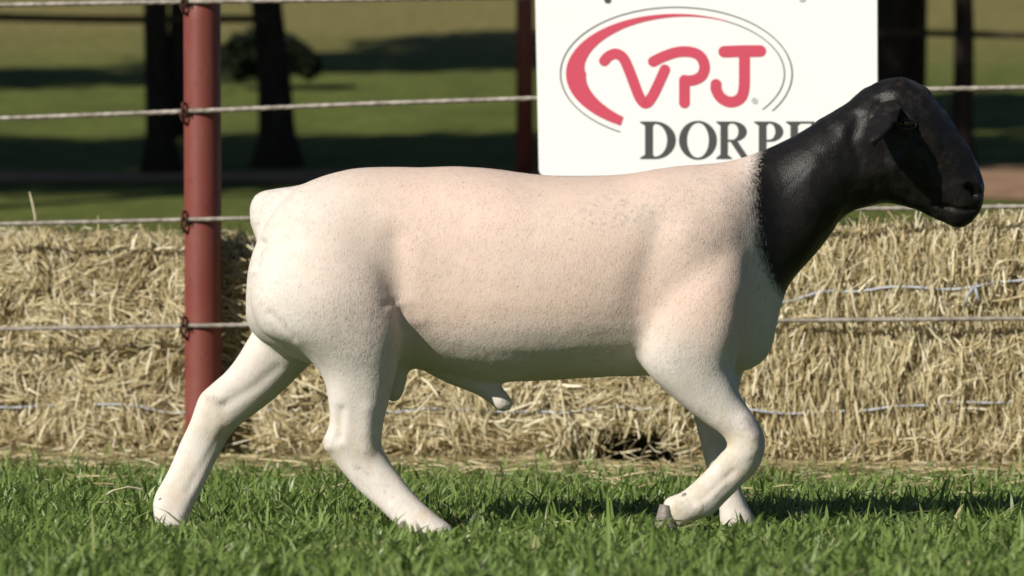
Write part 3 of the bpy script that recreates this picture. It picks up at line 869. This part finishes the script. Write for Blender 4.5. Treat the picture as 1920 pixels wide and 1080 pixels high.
    fk = n.math('MULTIPLY', n.ramp(n.noise(95, 4, 0.7, stretch=(0.8, 1, 1)), [(0.50, 0.0), (0.66, 1.0)]), n.attr('fleck'))
    light = n.mix(n.math('MULTIPLY', fk, 0.95, True), light, (0.42, 0.395, 0.36))
    ldirt = n.math('MULTIPLY', n.ramp(n.noise(17, 5, 0.7, stretch=(1, 1, 0.6)), [(0.48, 0.0), (0.72, 0.75)]), n.attr('shank'))
    light = n.mix(ldirt, light, (0.56, 0.46, 0.30))
    dirt = n.ramp(n.noise(11, 5, 0.7), [(0.5, 0.0), (0.8, 0.4)])
    light = n.mix(dirt, light, (0.60, 0.52, 0.42))
    black = n.mix(n.ramp(mid, [(0.35, 0.0), (0.75, 1.0)]), (0.0050, 0.0045, 0.0042), (0.0120, 0.0104, 0.0092))
    hilite = n.math('MULTIPLY', n.ramp(n.noise(30, 5, 0.75), [(0.5, 0.0), (0.7, 1.0)]), n.attr('face'))  # brown-grey highlight spots painted into the black of the face
    black = n.mix(n.math('MULTIPLY', hilite, 0.6), black, (0.040, 0.033, 0.028))
    edge = n.math('ADD', n.math('MULTIPLY', col, 3.8), n.math('MULTIPLY', n.math('SUBTRACT', n.noise(210, 5, 0.75, stretch=(1, 1, 0.45)), 0.5), 2.6))
    msk = n.ramp(n.math('ADD', edge, 0.5), [(0.05, 0.0), (0.95, 1.0)])
    n.set(n.mix(msk, light, black), n.math('ADD', n.ramp(msk, [(0, 0.80), (1, 0.36)]), n.math('MULTIPLY', mid, 0.16)), 0.25)
    sheen = n.b.inputs.get('Sheen Weight')
    if sheen: sheen.default_value = 0.03; n.b.inputs['Sheen Roughness'].default_value = 0.5
    h = n.math('ADD', n.math('MULTIPLY', fine, 0.6), n.math('MULTIPLY', hair, 0.5))
    n.bump(h, 0.30, 0.004)
    root = empty('ram', (0, 0, 0))
    tag(root, 'cream coloured ram with a black head and neck walking to the right', 'sheep')
    M_COAT = n.m
    body = link('body', me2, M_COAT, root, True)
    # short hair lying over the skin
    me2.calc_loop_triangles()
    nt = len(me2.loop_triangles)
    tv = np.empty(nt * 3, np.int32); me2.loop_triangles.foreach_get('vertices', tv); tv = tv.reshape(-1, 3)
    vn = np.empty(nv * 3, np.float32); me2.vertex_normals.foreach_get('vector', vn); vn = vn.reshape(-1, 3).astype(float)
    ar = np.linalg.norm(np.cross(co[tv[:, 1]] - co[tv[:, 0]], co[tv[:, 2]] - co[tv[:, 0]]), axis=1)
    NH = 230000
    pick = rng.choice(nt, NH, p=ar / ar.sum())
    b1 = rng.uniform(0, 1, NH); b2 = rng.uniform(0, 1, NH); fl_ = b1 + b2 > 1; b1[fl_] = 1 - b1[fl_]; b2[fl_] = 1 - b2[fl_]
    t3 = tv[pick]
    root_p = co[t3[:, 0]] + (co[t3[:, 1]] - co[t3[:, 0]]) * b1[:, None] + (co[t3[:, 2]] - co[t3[:, 0]]) * b2[:, None]
    hn = vn[t3[:, 0]]
    hx, hy = px(root_p)
    head = hx > 1400; leg = hy > 700
    f = np.tile((-0.55, 0, -0.75), (NH, 1)); f[head] = (-0.75, 0, -0.35); f[leg] = (0.05, 0, -1.0)
    f = f + rng.normal(0, 0.33, (NH, 3))
    f = f - hn * (f * hn).sum(1)[:, None]; f /= np.linalg.norm(f, axis=1)[:, None] + 1e-6
    lam = np.abs(rng.normal(0.045, 0.035, NH))
    hd_ = f * np.cos(lam)[:, None] + hn * np.sin(lam)[:, None]
    sd_ = np.cross(hn, hd_); sd_ /= np.linalg.norm(sd_, axis=1)[:, None] + 1e-6
    L = np.where(head | leg, rng.uniform(0.004, 0.008, NH), rng.uniform(0.005, 0.011, NH))
    W = rng.uniform(0.0004, 0.0008, NH)
    r0 = root_p - hn * 0.0003
    HV = np.stack([r0 + sd_ * W[:, None], r0 - sd_ * W[:, None], r0 + hd_ * L[:, None]], 1).reshape(-1, 3)
    at = {}
    for k in ('collar', 'pink', 'fleck', 'shank', 'face'):
        v = np.empty(nv, np.float32); me2.attributes[k].data.foreach_get('value', v)
        at[k] = np.repeat(v[t3[:, 0]], 3)
    at['collar'] = at['collar'] + np.repeat(rng.normal(0, 0.12, NH), 3).astype(np.float32)
    hm = mesh_np('hair', HV, None, np.arange(NH * 3).reshape(-1, 3), at)
    hnj = hn + rng.normal(0, 0.10, hn.shape); hnj /= np.linalg.norm(hnj, axis=1)[:, None]
    hm.polygons.foreach_set('use_smooth', np.ones(NH, bool))
    hm.normals_split_custom_set_from_vertices(np.repeat(hnj, 3, axis=0).tolist())
    ho = link('hair', hm, M_COAT, root)
    ho['kind'] = 'stuff'
    # eyes
    n = NT('eyelid_skin'); n.set(n.ramp(n.noise(120, 3), [(0.3, (0.012, 0.010, 0.009)), (0.7, (0.03, 0.025, 0.021))]), 0.3, 0.5); M_LID = n.m
    n = NT('ram_eye'); n.set((0.016, 0.010, 0.006), 0.05, 0.8); M_EYE = n.m
    for sgn in (-1, 1):
        c = P(1700, 231, 0.0765 * sgn)
        bm = bmesh.new(); bmesh.ops.create_uvsphere(bm, u_segments=20, v_segments=14, radius=0.0135)
        for v in bm.verts: v.co = Vector((v.co.x * 1.15, v.co.y * 0.8, v.co.z * 0.8)) + c
        me = bpy.data.meshes.new('eye'); bm.to_mesh(me); bm.free()
        eo = link('eye', me, M_EYE, root, True)
        for up in (1, -1):
            pts = []
            for i in range(13):
                a = R(188 - 196 * i / 12) if up > 0 else R(172 + 196 * i / 12)
                pts.append(c + Vector((math.cos(a) * 0.0175, sgn * (0.0085 - 0.0055 * math.cos(a) ** 2), math.sin(a) * (0.0085 if up > 0 else 0.0095) - 0.001)))
            V, F = tube(pts, [0.0012] + [0.0032] * 11 + [0.0012], 8)
            link('eyelid', mesh_py('eyelid', V, F), M_LID, root, True)
    # cloven hooves and dewclaws
    n = NT('hoof_horn'); hv = n.noise(60, 4, 0.6, stretch=(1, 1, 4)); n.set(n.ramp(hv, [(0.3, (0.13, 0.11, 0.10)), (0.7, (0.32, 0.285, 0.25))]), 0.5, 0.4); n.bump(hv, 0.3, 0.003); M_HOOF = n.m
    def hoof(heel, toe, top, Y, half):
        """two claws side by side; heel, toe, top are photo pixels"""
        V, F = [], []
        for s in (-1, 1):
            yc = Y + s * half * 0.52
            h_, t_, u_ = P(*heel, yc), P(*toe, yc), P(*top, yc)
            ring = []
            rows = [(0.0, 1.0), (0.35, 0.98), (0.75, 0.92), (1.0, 0.82)]
            for k, (f, sc) in enumerate(rows):
                for i in range(14):
                    a = 2 * math.pi * i / 14
                    along = 0.5 + 0.5 * math.cos(a) * sc
                    lo = h_.lerp(t_, along)
                    p = lo.lerp(u_.lerp(lo, 0.45), f)
                    wv = half * 0.46 * sc * math.sin(a) * (1.0 - 0.35 * max(0, math.cos(a)))
                    V.append(p + Vector((0, wv, 0)))
            o = len(V) - 56
            for k in range(3):
                for i in range(14):
                    F.append((o + k * 14 + i, o + k * 14 + (i + 1) % 14, o + (k + 1) * 14 + (i + 1) % 14, o + (k + 1) * 14 + i))
            F.append(tuple(o + i for i in range(13, -1, -1))); F.append(tuple(o + 42 + i for i in range(14)))
        link('hoof', mesh_py('hoof', V, F), M_HOOF, root, True)
    hoof((790, 1020), (868, 1022), (824, 972), -.19, .037)
    hoof((296, 1006), (356, 1010), (325, 962), .04, .035)
    hoof((1274, 1006), (1223, 1000), (1244, 900), -.132, .038)
    hoof((1350, 992), (1426, 994), (1385, 950), .105, .035)
    def dew(px_, py_, Y, r=0.0085):
        bm = bmesh.new(); bmesh.ops.create_uvsphere(bm, u_segments=12, v_segments=8, radius=r)
        c = P(px_, py_, Y)
        for v in bm.verts: v.co = Vector((v.co.x * 0.9, v.co.y * 0.7, v.co.z * 1.2)) + c
        me = bpy.data.meshes.new('dewclaw'); bm.to_mesh(me); bm.free(); link('dewclaw', me, M_HOOF, root, True)
    dew(1284, 934, -.152, 0.0085); dew(304, 945, .044, 0.011); dew(756, 984, -.205, 0.007)
build_ram()

# ------------------------------------------------------------------ trees on the hillside
n = NT('dark_bark')
bk = n.noise(14, 5, 0.65, stretch=(1, 1, 0.25), dist=0.6)
n.set(n.ramp(bk, [(0.3, (0.012, 0.010, 0.008)), (0.7, (0.045, 0.036, 0.028))]), 0.95, 0.1); n.bump(bk, 1.0, 0.03)
M_BARK = n.m
M_LEAF = blade_material('tree_leaves', [(0, (0.018, 0.035, 0.009)), (0.5, (0.04, 0.07, 0.016)), (1, (0.075, 0.11, 0.03))], 0.25, 0.5, 0.3)

def leaf_cloud(cen, rad, count, size):
    d = rng.normal(size=(count, 3)); d /= np.linalg.norm(d, axis=1)[:, None]
    r = rng.uniform(0, 1, count) ** (1 / 2.4)
    sub = rng.normal(size=(26, 3)); sub /= np.linalg.norm(sub, axis=1)[:, None]
    p = d * r[:, None]
    k = sub[rng.integers(0, 26, count)] * 0.72
    p = np.where((rng.uniform(0, 1, count) < 0.65)[:, None], k + rng.normal(0, 0.17, (count, 3)), p)
    p = np.array(cen)[None, :] + p * np.array(rad)[None, :]
    a = rng.normal(size=(count, 3)); a /= np.linalg.norm(a, axis=1)[:, None]
    b = np.cross(a, rng.normal(size=(count, 3))); b /= np.linalg.norm(b, axis=1)[:, None]
    s = size * rng.uniform(0.6, 1.3, count)[:, None]
    V = np.stack([p - a * s, p + b * s * 0.38, p + a * s, p - b * s * 0.38], 1).reshape(-1, 3)
    q = np.arange(count * 4).reshape(-1, 4)
    tone = np.repeat(np.clip(rng.normal(0.45, 0.25, count), 0, 1), 4)
    return V, q, tone

K = 1.8
def tree(label, x, D, dia, lean, cz, crad, leaves, fork=None):
    y = D + CAM_Y
    g = float(ground_z(x, y))
    root = empty('tree', (x, y, g))
    tag(root, label, 'tree', 'trees on the hillside')
    top = cz
    seed = x * 3.7 + y
    path, rr = [], []
    for i in range(15):
        t = i / 14
        h = -0.25 + (top + 0.25) * t
        path.append(Vector((x + lean[0] * h + 0.03 * math.sin(h * 1.7 + seed), y + lean[1] * h + 0.06 * math.sin(h * 1.3 + seed * 2), g + h)))
        rr.append(dia / 2 * (1.0 - 0.55 * t + 0.55 * math.exp(-(h + 0.1) * 4)))
    V, F = tube(path, rr, 16)
    if fork:
        pp = [path[1] + Vector((fork * 0.7, 0.05, 0))] + [path[1].lerp(path[-3], t) + Vector((fork * (0.75 + 0.25 * t), 0.1, 0)) for t in (0.25, 0.5, 0.75, 1)]
        V2, F2 = tube(pp, [dia * 0.36, dia * 0.33, dia * 0.3, dia * 0.26, dia * 0.15], 14)
        o = len(V); V += V2; F += [tuple(i + o for i in f) for f in F2]
    c = path[-1]
    for k in range(7):                       # limbs into the crown
        a = k * 2.4 + seed; st = path[9 + k % 5]
        e = c + Vector((math.cos(a) * crad[0] * 0.7, math.sin(a) * crad[1] * 0.7, (k % 3 - 0.6) * crad[2] * 0.4))
        V2, F2 = tube([st, st.lerp(e, 0.4) + Vector((0, 0, 0.12)), st.lerp(e, 0.75) + Vector((0, 0, 0.1)), e], [dia * 0.2, dia * 0.14, dia * 0.09, dia * 0.03], 8)
        o = len(V); V += V2; F += [tuple(i + o for i in f) for f in F2]
    link('trunk', mesh_py('trunk', V, F), M_BARK, root, True)
    v_, q_, t_ = leaf_cloud(c, crad, leaves, 0.27)
    link('crown', mesh_np('crown', v_, q_, attrs={'tone': t_}), M_LEAF, root)

def HX(px, D): return (px - 960) / FPX * D
def HZ(py, D): return CAM_H + (HOR - py) / FPX * D
# trees whose trunks stand in the picture
def view_tree(label, px, D, dia, lean, cz, crad, leaves, fork=None):
    tree(label, HX(px, D * K), D * K, dia * K, lean, cz * K, tuple(c * K for c in crad), leaves, fork * K if fork else None)
view_tree('dark straight tree trunk close left of the red post', 298, 23, 0.15, (0.0, 0), 4.4, (1.7, 1.4, 1.0), 4500, fork=0.12)
view_tree('dark leaning tree trunk on the slope, right of the red post', 520, 23.2, 0.19, (-0.075, 0), 4.3, (1.8, 1.5, 1.0), 4500)
view_tree('dark double tree trunk at the right edge of the white sign', 1668, 23.6, 0.24, (0.0, 0), 4.6, (1.8, 1.5, 1.0), 4500, fork=0.19)
view_tree('dark slim tree trunk behind the forehead of the ram', 1803, 23.0, 0.12, (0.0, 0), 4.2, (1.5, 1.4, 0.9), 3500)
# taller trees beside the view that throw the broad shade bands across the slope:
# each is placed up-sun of the stretch of ground it shades
def shade_tree(label, gx, gD, H, cr, leaves):
    gx, gD, H, cr = gx * K, gD * K, H * K, tuple(c * K for c in cr)
    g = Vector((gx, gD + CAM_Y, float(ground_z(gx, gD + CAM_Y)))) + sdir * (H / sdir.z)
    base = float(ground_z(g.x, g.y))
    tree(label, g.x, g.y - CAM_Y, 0.24 * K, (0, 0), g.z - base, cr, leaves)
shade_tree('tall leafy tree beyond the left edge, shading the foot of the leftmost trunk', -4.4, 23.7, 5.6, (2.25, 2.0, 1.0), 6500)
shade_tree('tall leafy tree beyond the left edge, shading the foot of the leaning trunk', -1.6, 23.6, 5.6, (2.25, 2.0, 1.0), 6500)
shade_tree('tall leafy tree beyond the left edge, shading the ground behind the white sign', 0.9, 24.0, 5.6, (2.25, 2.0, 1.0), 6500)
shade_tree('leafy tree beyond the left edge, shading the upper slope left of the red post', -3.9, 30.8, 5.6, (2.3, 1.3, 0.7), 3600)
shade_tree('leafy tree beyond the left edge, shading the slope right of the dark shrub', -1.0, 32.8, 5.6, (2.0, 1.2, 0.7), 3300)
shade_tree('leafy tree beyond the left edge, shading the slope beside the far red post', 0.7, 35.4, 5.6, (1.7, 2.4, 1.1), 4600)

M_DARKLEAF = blade_material('dark_shrub_leaves', [(0, (0.008, 0.013, 0.005)), (1, (0.022, 0.03, 0.012))], 0.15, 0.6, 0.2)
def shrub():
    D = 29.6 * K; y = D + CAM_Y; x = HX(500, D); g = float(ground_z(x, y))
    root = empty('shrub', (x, y, g))
    tag(root, 'low dark shrub on the slope behind the leaning trunk', 'shrub')
    vs_, qs_, ts_ = [], [], []; o = 0
    for px_, pz, rx, rz in ((448, 108, 0.13, 0.14), (485, 98, 0.17, 0.17), (525, 98, 0.15, 0.15), (556, 108, 0.10, 0.11), (578, 122, 0.06, 0.07)):
        v_, q_, t_ = leaf_cloud((HX(px_, D), y, HZ(pz, D)), (rx * K, 0.24 * K, rz * K), 900, 0.09)
        vs_.append(v_); qs_.append(q_ + o); ts_.append(t_); o += len(v_)
    link('foliage', mesh_np('foliage', np.concatenate(vs_), np.concatenate(qs_), attrs={'tone': np.concatenate(ts_)}), M_DARKLEAF, root)
    V, F = [], []
    for k in range(6):
        e = Vector((x + (k - 2.5) * 0.16, y + 0.09 * (-1) ** k, g + 0.5))
        a_, b_ = tube([Vector((x + (k - 2.5) * 0.02, y, g - 0.05)), Vector((x + (k - 2.5) * 0.05, y, g + 0.15)), e], [0.016, 0.012, 0.005], 8)
        oo = len(V); V += a_; F += [tuple(i + oo for i in f) for f in b_]
    link('stem', mesh_py('stem', V, F), M_BARK, root, True)
shrub()

# far fence bits: a red post and dark rails fixed to the trees
def far_post():
    D = 22.6 * K; x = HX(984, D); y = D + CAM_Y; g = float(ground_z(x, y))
    root = empty('far_fence_post', (x, y, g))
    tag(root, 'thin red steel post far behind, at the left edge of the white sign', 'post')
    V, F = tube([Vector((x, y, g - 0.3)), Vector((x, y, g + 2.0)), Vector((x, y, g + 3.4))], 0.085, 20)
    link('shaft', mesh_py('shaft', V, F), M_RED, root, True)
    V, F = tube([Vector((x, y, g + 3.40)), Vector((x, y, g + 3.44)), Vector((x, y, g + 3.47))], [0.09, 0.09, 0.03], 20)
    link('cap', mesh_py('cap', V, F), M_RED, root, True)
far_post()
n = NT('weathered_dark_timber'); tv_ = n.noise(20, 4, 0.6, stretch=(0.15, 1, 1)); n.set(n.ramp(tv_, [(0.3, (0.025, 0.02, 0.014)), (0.7, (0.06, 0.048, 0.032))]), 0.9, 0.15); M_TIMB = n.m
def rail(label, p0, p1, th, out):
    d = (p1 - p0); L = d.length
    bm = bmesh.new(); bmesh.ops.create_cube(bm, size=1.0)
    for v in bm.verts: v.co = Vector((v.co.x * L, v.co.y * 0.035, v.co.z * th))
    bmesh.ops.subdivide_edges(bm, edges=[e for e in bm.edges if abs(e.verts[0].co.x - e.verts[1].co.x) > L * 0.5], cuts=12)
    for v in bm.verts:
        v.co.z += 0.008 * math.sin(v.co.x * 2.1 + th * 50); v.co.y += 0.006 * math.sin(v.co.x * 3.3)
    bmesh.ops.bevel(bm, geom=[e for e in bm.edges if e.calc_face_angle(0) > 0.6], offset=0.005, segments=2, affect='EDGES')
    me = bpy.data.meshes.new('rail'); bm.to_mesh(me); bm.free()
    e = p0 if out == 0 else p1
    gz = float(ground_z(e.x, e.y))
    root = empty('timber_rail', (e.x, e.y, gz))
    tag(root, label, 'rail', 'timber rails nailed to the trees')
    me.transform(Matrix.Translation((p0 + p1) / 2) @ d.to_track_quat('X', 'Z').to_matrix().to_4x4())
    link('board', me, M_TIMB, root)
    V, F = tube([Vector((e.x, e.y + 0.10, gz - 0.3)), Vector((e.x, e.y + 0.10, gz + 0.8)), Vector((e.x, e.y + 0.10, e.z + 0.25))], [0.085, 0.08, 0.075], 14)
    link('post', mesh_py('post', V, F), M_TIMB, root, True)
Pd = lambda px, py, D: Vector((HX(px, D), D + CAM_Y, HZ(py, D)))
rail('dark timber rail crossing the slope left of the red post', Pd(-260, 31, 22.8 * K), Pd(500, 37, 22.98 * K), 0.042 * K, 0)
rail('dark timber rail crossing the slope above the head of the ram', Pd(1640, 62, 23.35 * K), Pd(2150, 70, 22.75 * K), 0.036 * K, 1)

# ------------------------------------------------------------------ lawn
GRASS = [(0.0, (0.065, 0.09, 0.024)), (0.35, (0.155, 0.24, 0.052)), (0.65, (0.24, 0.34, 0.095)), (0.9, (0.33, 0.37, 0.15)), (1.0, (0.54, 0.47, 0.27))]
M_GRASS = blade_material('grass_blades', GRASS, 0.32, 0.42, 0.4)

def blades(x, y, h, wd, lean, tone, name, mat, z0=None):
    N = len(x)
    az = rng.uniform(0, 2 * np.pi, N); face = az + rng.normal(np.pi / 2, 0.5, N)
    dx, dy = np.cos(az), np.sin(az); wx, wy = np.cos(face), np.sin(face)
    z = ground_z(x, y) if z0 is None else z0
    t = np.array([0, 0.38, 0.75, 1.0])
    off = lean[:, None] * h[:, None] * (t[None, :] ** 1.8)
    cx = x[:, None] + dx[:, None] * off; cy = y[:, None] + dy[:, None] * off
    cz = z[:, None] - 0.004 + h[:, None] * (t[None, :] - 0.28 * lean[:, None] * t[None, :] ** 2.5)
    ws = np.array([0.75, 1.0, 0.62, 0.0])[None, :] * wd[:, None] * 0.5
    A = np.stack([cx + wx[:, None] * ws, cy + wy[:, None] * ws, cz], -1); B = np.stack([cx - wx[:, None] * ws, cy - wy[:, None] * ws, cz], -1)
    V = np.concatenate([np.stack([A[:, i], B[:, i]], 1) for i in range(3)] + [A[:, 3:4]], 1)   # N,7,3
    b = (np.arange(N) * 7)[:, None]
    q = np.concatenate([b + np.array([[0, 1, 3, 2]]), b + np.array([[2, 3, 5, 4]])], 0)
    tr = b + np.array([[4, 5, 6]])
    me = mesh_np(name, V.reshape(-1, 3), q, tr, {'tone': np.repeat(tone, 7)})
    return link(name, me, mat)

def build_grass():
    N = 150000
    # denser towards the camera, ends at the foot of the bales
    y = -2.1 + (rng.uniform(0, 1, N) ** 1.15) * 6.4
    half = (y + 8) * 0.135 + 0.15
    x = rng.uniform(-1, 1, N) * half
    M = 95000
    y2 = rng.uniform(-3.2, 6.5, M); x2 = rng.uniform(-5.2, 5.2, M)
    k2 = (np.abs(x2) > (y2 + 8) * 0.135 + 0.12) | (y2 < -2.08)
    x = np.concatenate([x, x2[k2]]); y = np.concatenate([y, y2[k2]]); wide = np.concatenate([np.ones(N), np.full(int(k2.sum()), 1.9)]); N = len(x)
    yf = FY + FS * x
    d = yf - y
    clump = np.array([mnoise.noise((a * 6, b * 6, 0)) for a, b in zip(x, y)])
    clump2 = np.array([mnoise.noise((a * 22, b * 22, 4)) for a, b in zip(x, y)])
    keep = ((d > -0.10) | (d < -0.75) | (np.abs(x) > 2.1)) & (rng.uniform(0, 1, N) < np.clip(np.where(d < 0, 0.5, 0.05 + d / 1.5) + clump * 1.0, 0.05, 1)) & (rng.uniform(0, 1, N) < 0.72 + clump2 * 0.9)
    x, y, d, clump, clump2, wide = x[keep], y[keep], d[keep], clump[keep], clump2[keep], wide[keep]
    hol = (np.abs(x - PF(1180, 860).x) < 0.19) & (d < 0.3) & (rng.uniform(0, 1, len(x)) < 0.9)
    x, y, d, clump, clump2, wide = x[~hol], y[~hol], d[~hol], clump[~hol], clump2[~hol], wide[~hol]
    N = len(x)
    h = rng.lognormal(np.log(0.0275), 0.36, N).clip(0.012, 0.08) * (1 + 0.45 * clump + 0.35 * clump2)
    for fx, fy in ((P(815, 1000, -.19), 0), (P(322, 1000, .04), 0), (P(1262, 1000, -.132), 0), (P(1388, 990, .105), 0)):
        dy_ = y - fx.y
        r_ = np.hypot((x - fx.x) / 0.10, np.where(dy_ < 0, dy_ / 0.30, dy_ / 0.10))
        h = h * (1 - 0.80 * np.exp(-r_ ** 2))
    wd = rng.uniform(0.0036, 0.0098, N) * wide
    lean = np.abs(rng.normal(0.75, 0.40, N)).clip(0, 1.6)
    tone = np.clip(rng.normal(0.47, 0.17, N) + 0.16 * clump + 0.08 * clump2, 0, 0.9)
    tone = np.clip(tone + 0.22 * np.exp(-np.clip(d, 0, 9) / 0.6), 0, 0.93)
    tone = np.where(rng.uniform(0, 1, N) < 0.006 + 0.25 * np.exp(-np.clip(d, 0, 9) / 0.3), 1.0, tone)
    o = blades(x, y, h, wd, lean, tone, 'lawn_grass', M_GRASS)
    tag(o, 'short green lawn grass around the hooves of the ram', 'grass', kind='stuff')
build_grass()

def build_litter():
    """straw shed on the ground in front of the bales and a few stems lying on the lawn"""
    N = 10000
    x = rng.uniform(-1.9, 1.9, N); d = rng.exponential(0.36, N) - 0.08
    y = FY + FS * x - d
    far = rng.uniform(0, 1, N) < 0.006
    y = np.where(far, rng.uniform(-1.2, 3, N), y)
    kp = ~((np.abs(x - PF(1180, 860).x) < 0.19) & (d < 0.12) & ~far)
    x, y = x[kp], y[kp]; N = len(x)
    cen = np.stack([x, y, ground_z(x, y) + rng.uniform(0.004, 0.026, N)], 1)
    ang = rng.uniform(0, np.pi, N)
    ori = np.stack([np.cos(ang), np.sin(ang), rng.normal(0, 0.12, N)], 1); ori /= np.linalg.norm(ori, axis=1)[:, None]
    V, q, t = strands(cen, np.tile((0, 0, 1.0), (N, 1)), ori, rng.uniform(0.03, 0.12, N), rng.uniform(0.002, 0.005, N), rng.normal(0, 0.4, N), np.clip(rng.normal(0.5, 0.22, N), 0, 1), np.full(N, 0.01))
    o = link('loose_straw', mesh_np('loose_straw', V, q, attrs={'tone': t}), M_STRAW)
    tag(o, 'shed straw scattered on the ground before the bales', 'straw', kind='stuff')
    # single pale stems one can pick out
    def stem(name, pts, r, lab, grp=None):
        V, F = tube(pts, [r] * (len(pts) - 1) + [r * 0.4], 6)
        me = mesh_py(name, V, F); a = me.attributes.new('tone', 'FLOAT', 'POINT'); a.data.foreach_set('value', np.full(len(V), 0.9, np.float32))
        tag(link(name, me, M_STRAW, None, True), lab, 'straw', grp)
    g = lambda px, py, Y: P(px, py, Y)
    stem('fallen_straw', [g(192, 931, 0.35), g(212, 920, 0.36), g(240, 913, 0.37), g(262, 916, 0.38), g(280, 930, 0.38)], 0.0022, 'arched pale straw stem on the grass left of the rear hoof')
    stem('fallen_straw', [g(1010, 982, 0.0), g(1060, 977, 0.0), g(1120, 982, 0.0), g(1172, 986, 0.0)], 0.0018, 'pale straw stem lying on the grass between the hind and fore hooves')
    stem('fallen_straw', [g(1500, 981, 0.02), g(1560, 977, 0.02), g(1640, 985, 0.02)], 0.0018, 'pale straw stem lying on the grass right of the front hooves')
    b = PF(66, 420, -0.2)
    U_ = fdir
    stem('dry_stalk', [b + Vector((0, 0, -0.05)), b + Vector((0, 0, 0.02)), b + Vector((0, 0, 0.055)) - U_ * 0.008, b + Vector((0, 0, 0.09)) - U_ * 0.018], 0.003, 'dry stalk standing up on top of the left straw bale')
build_litter()
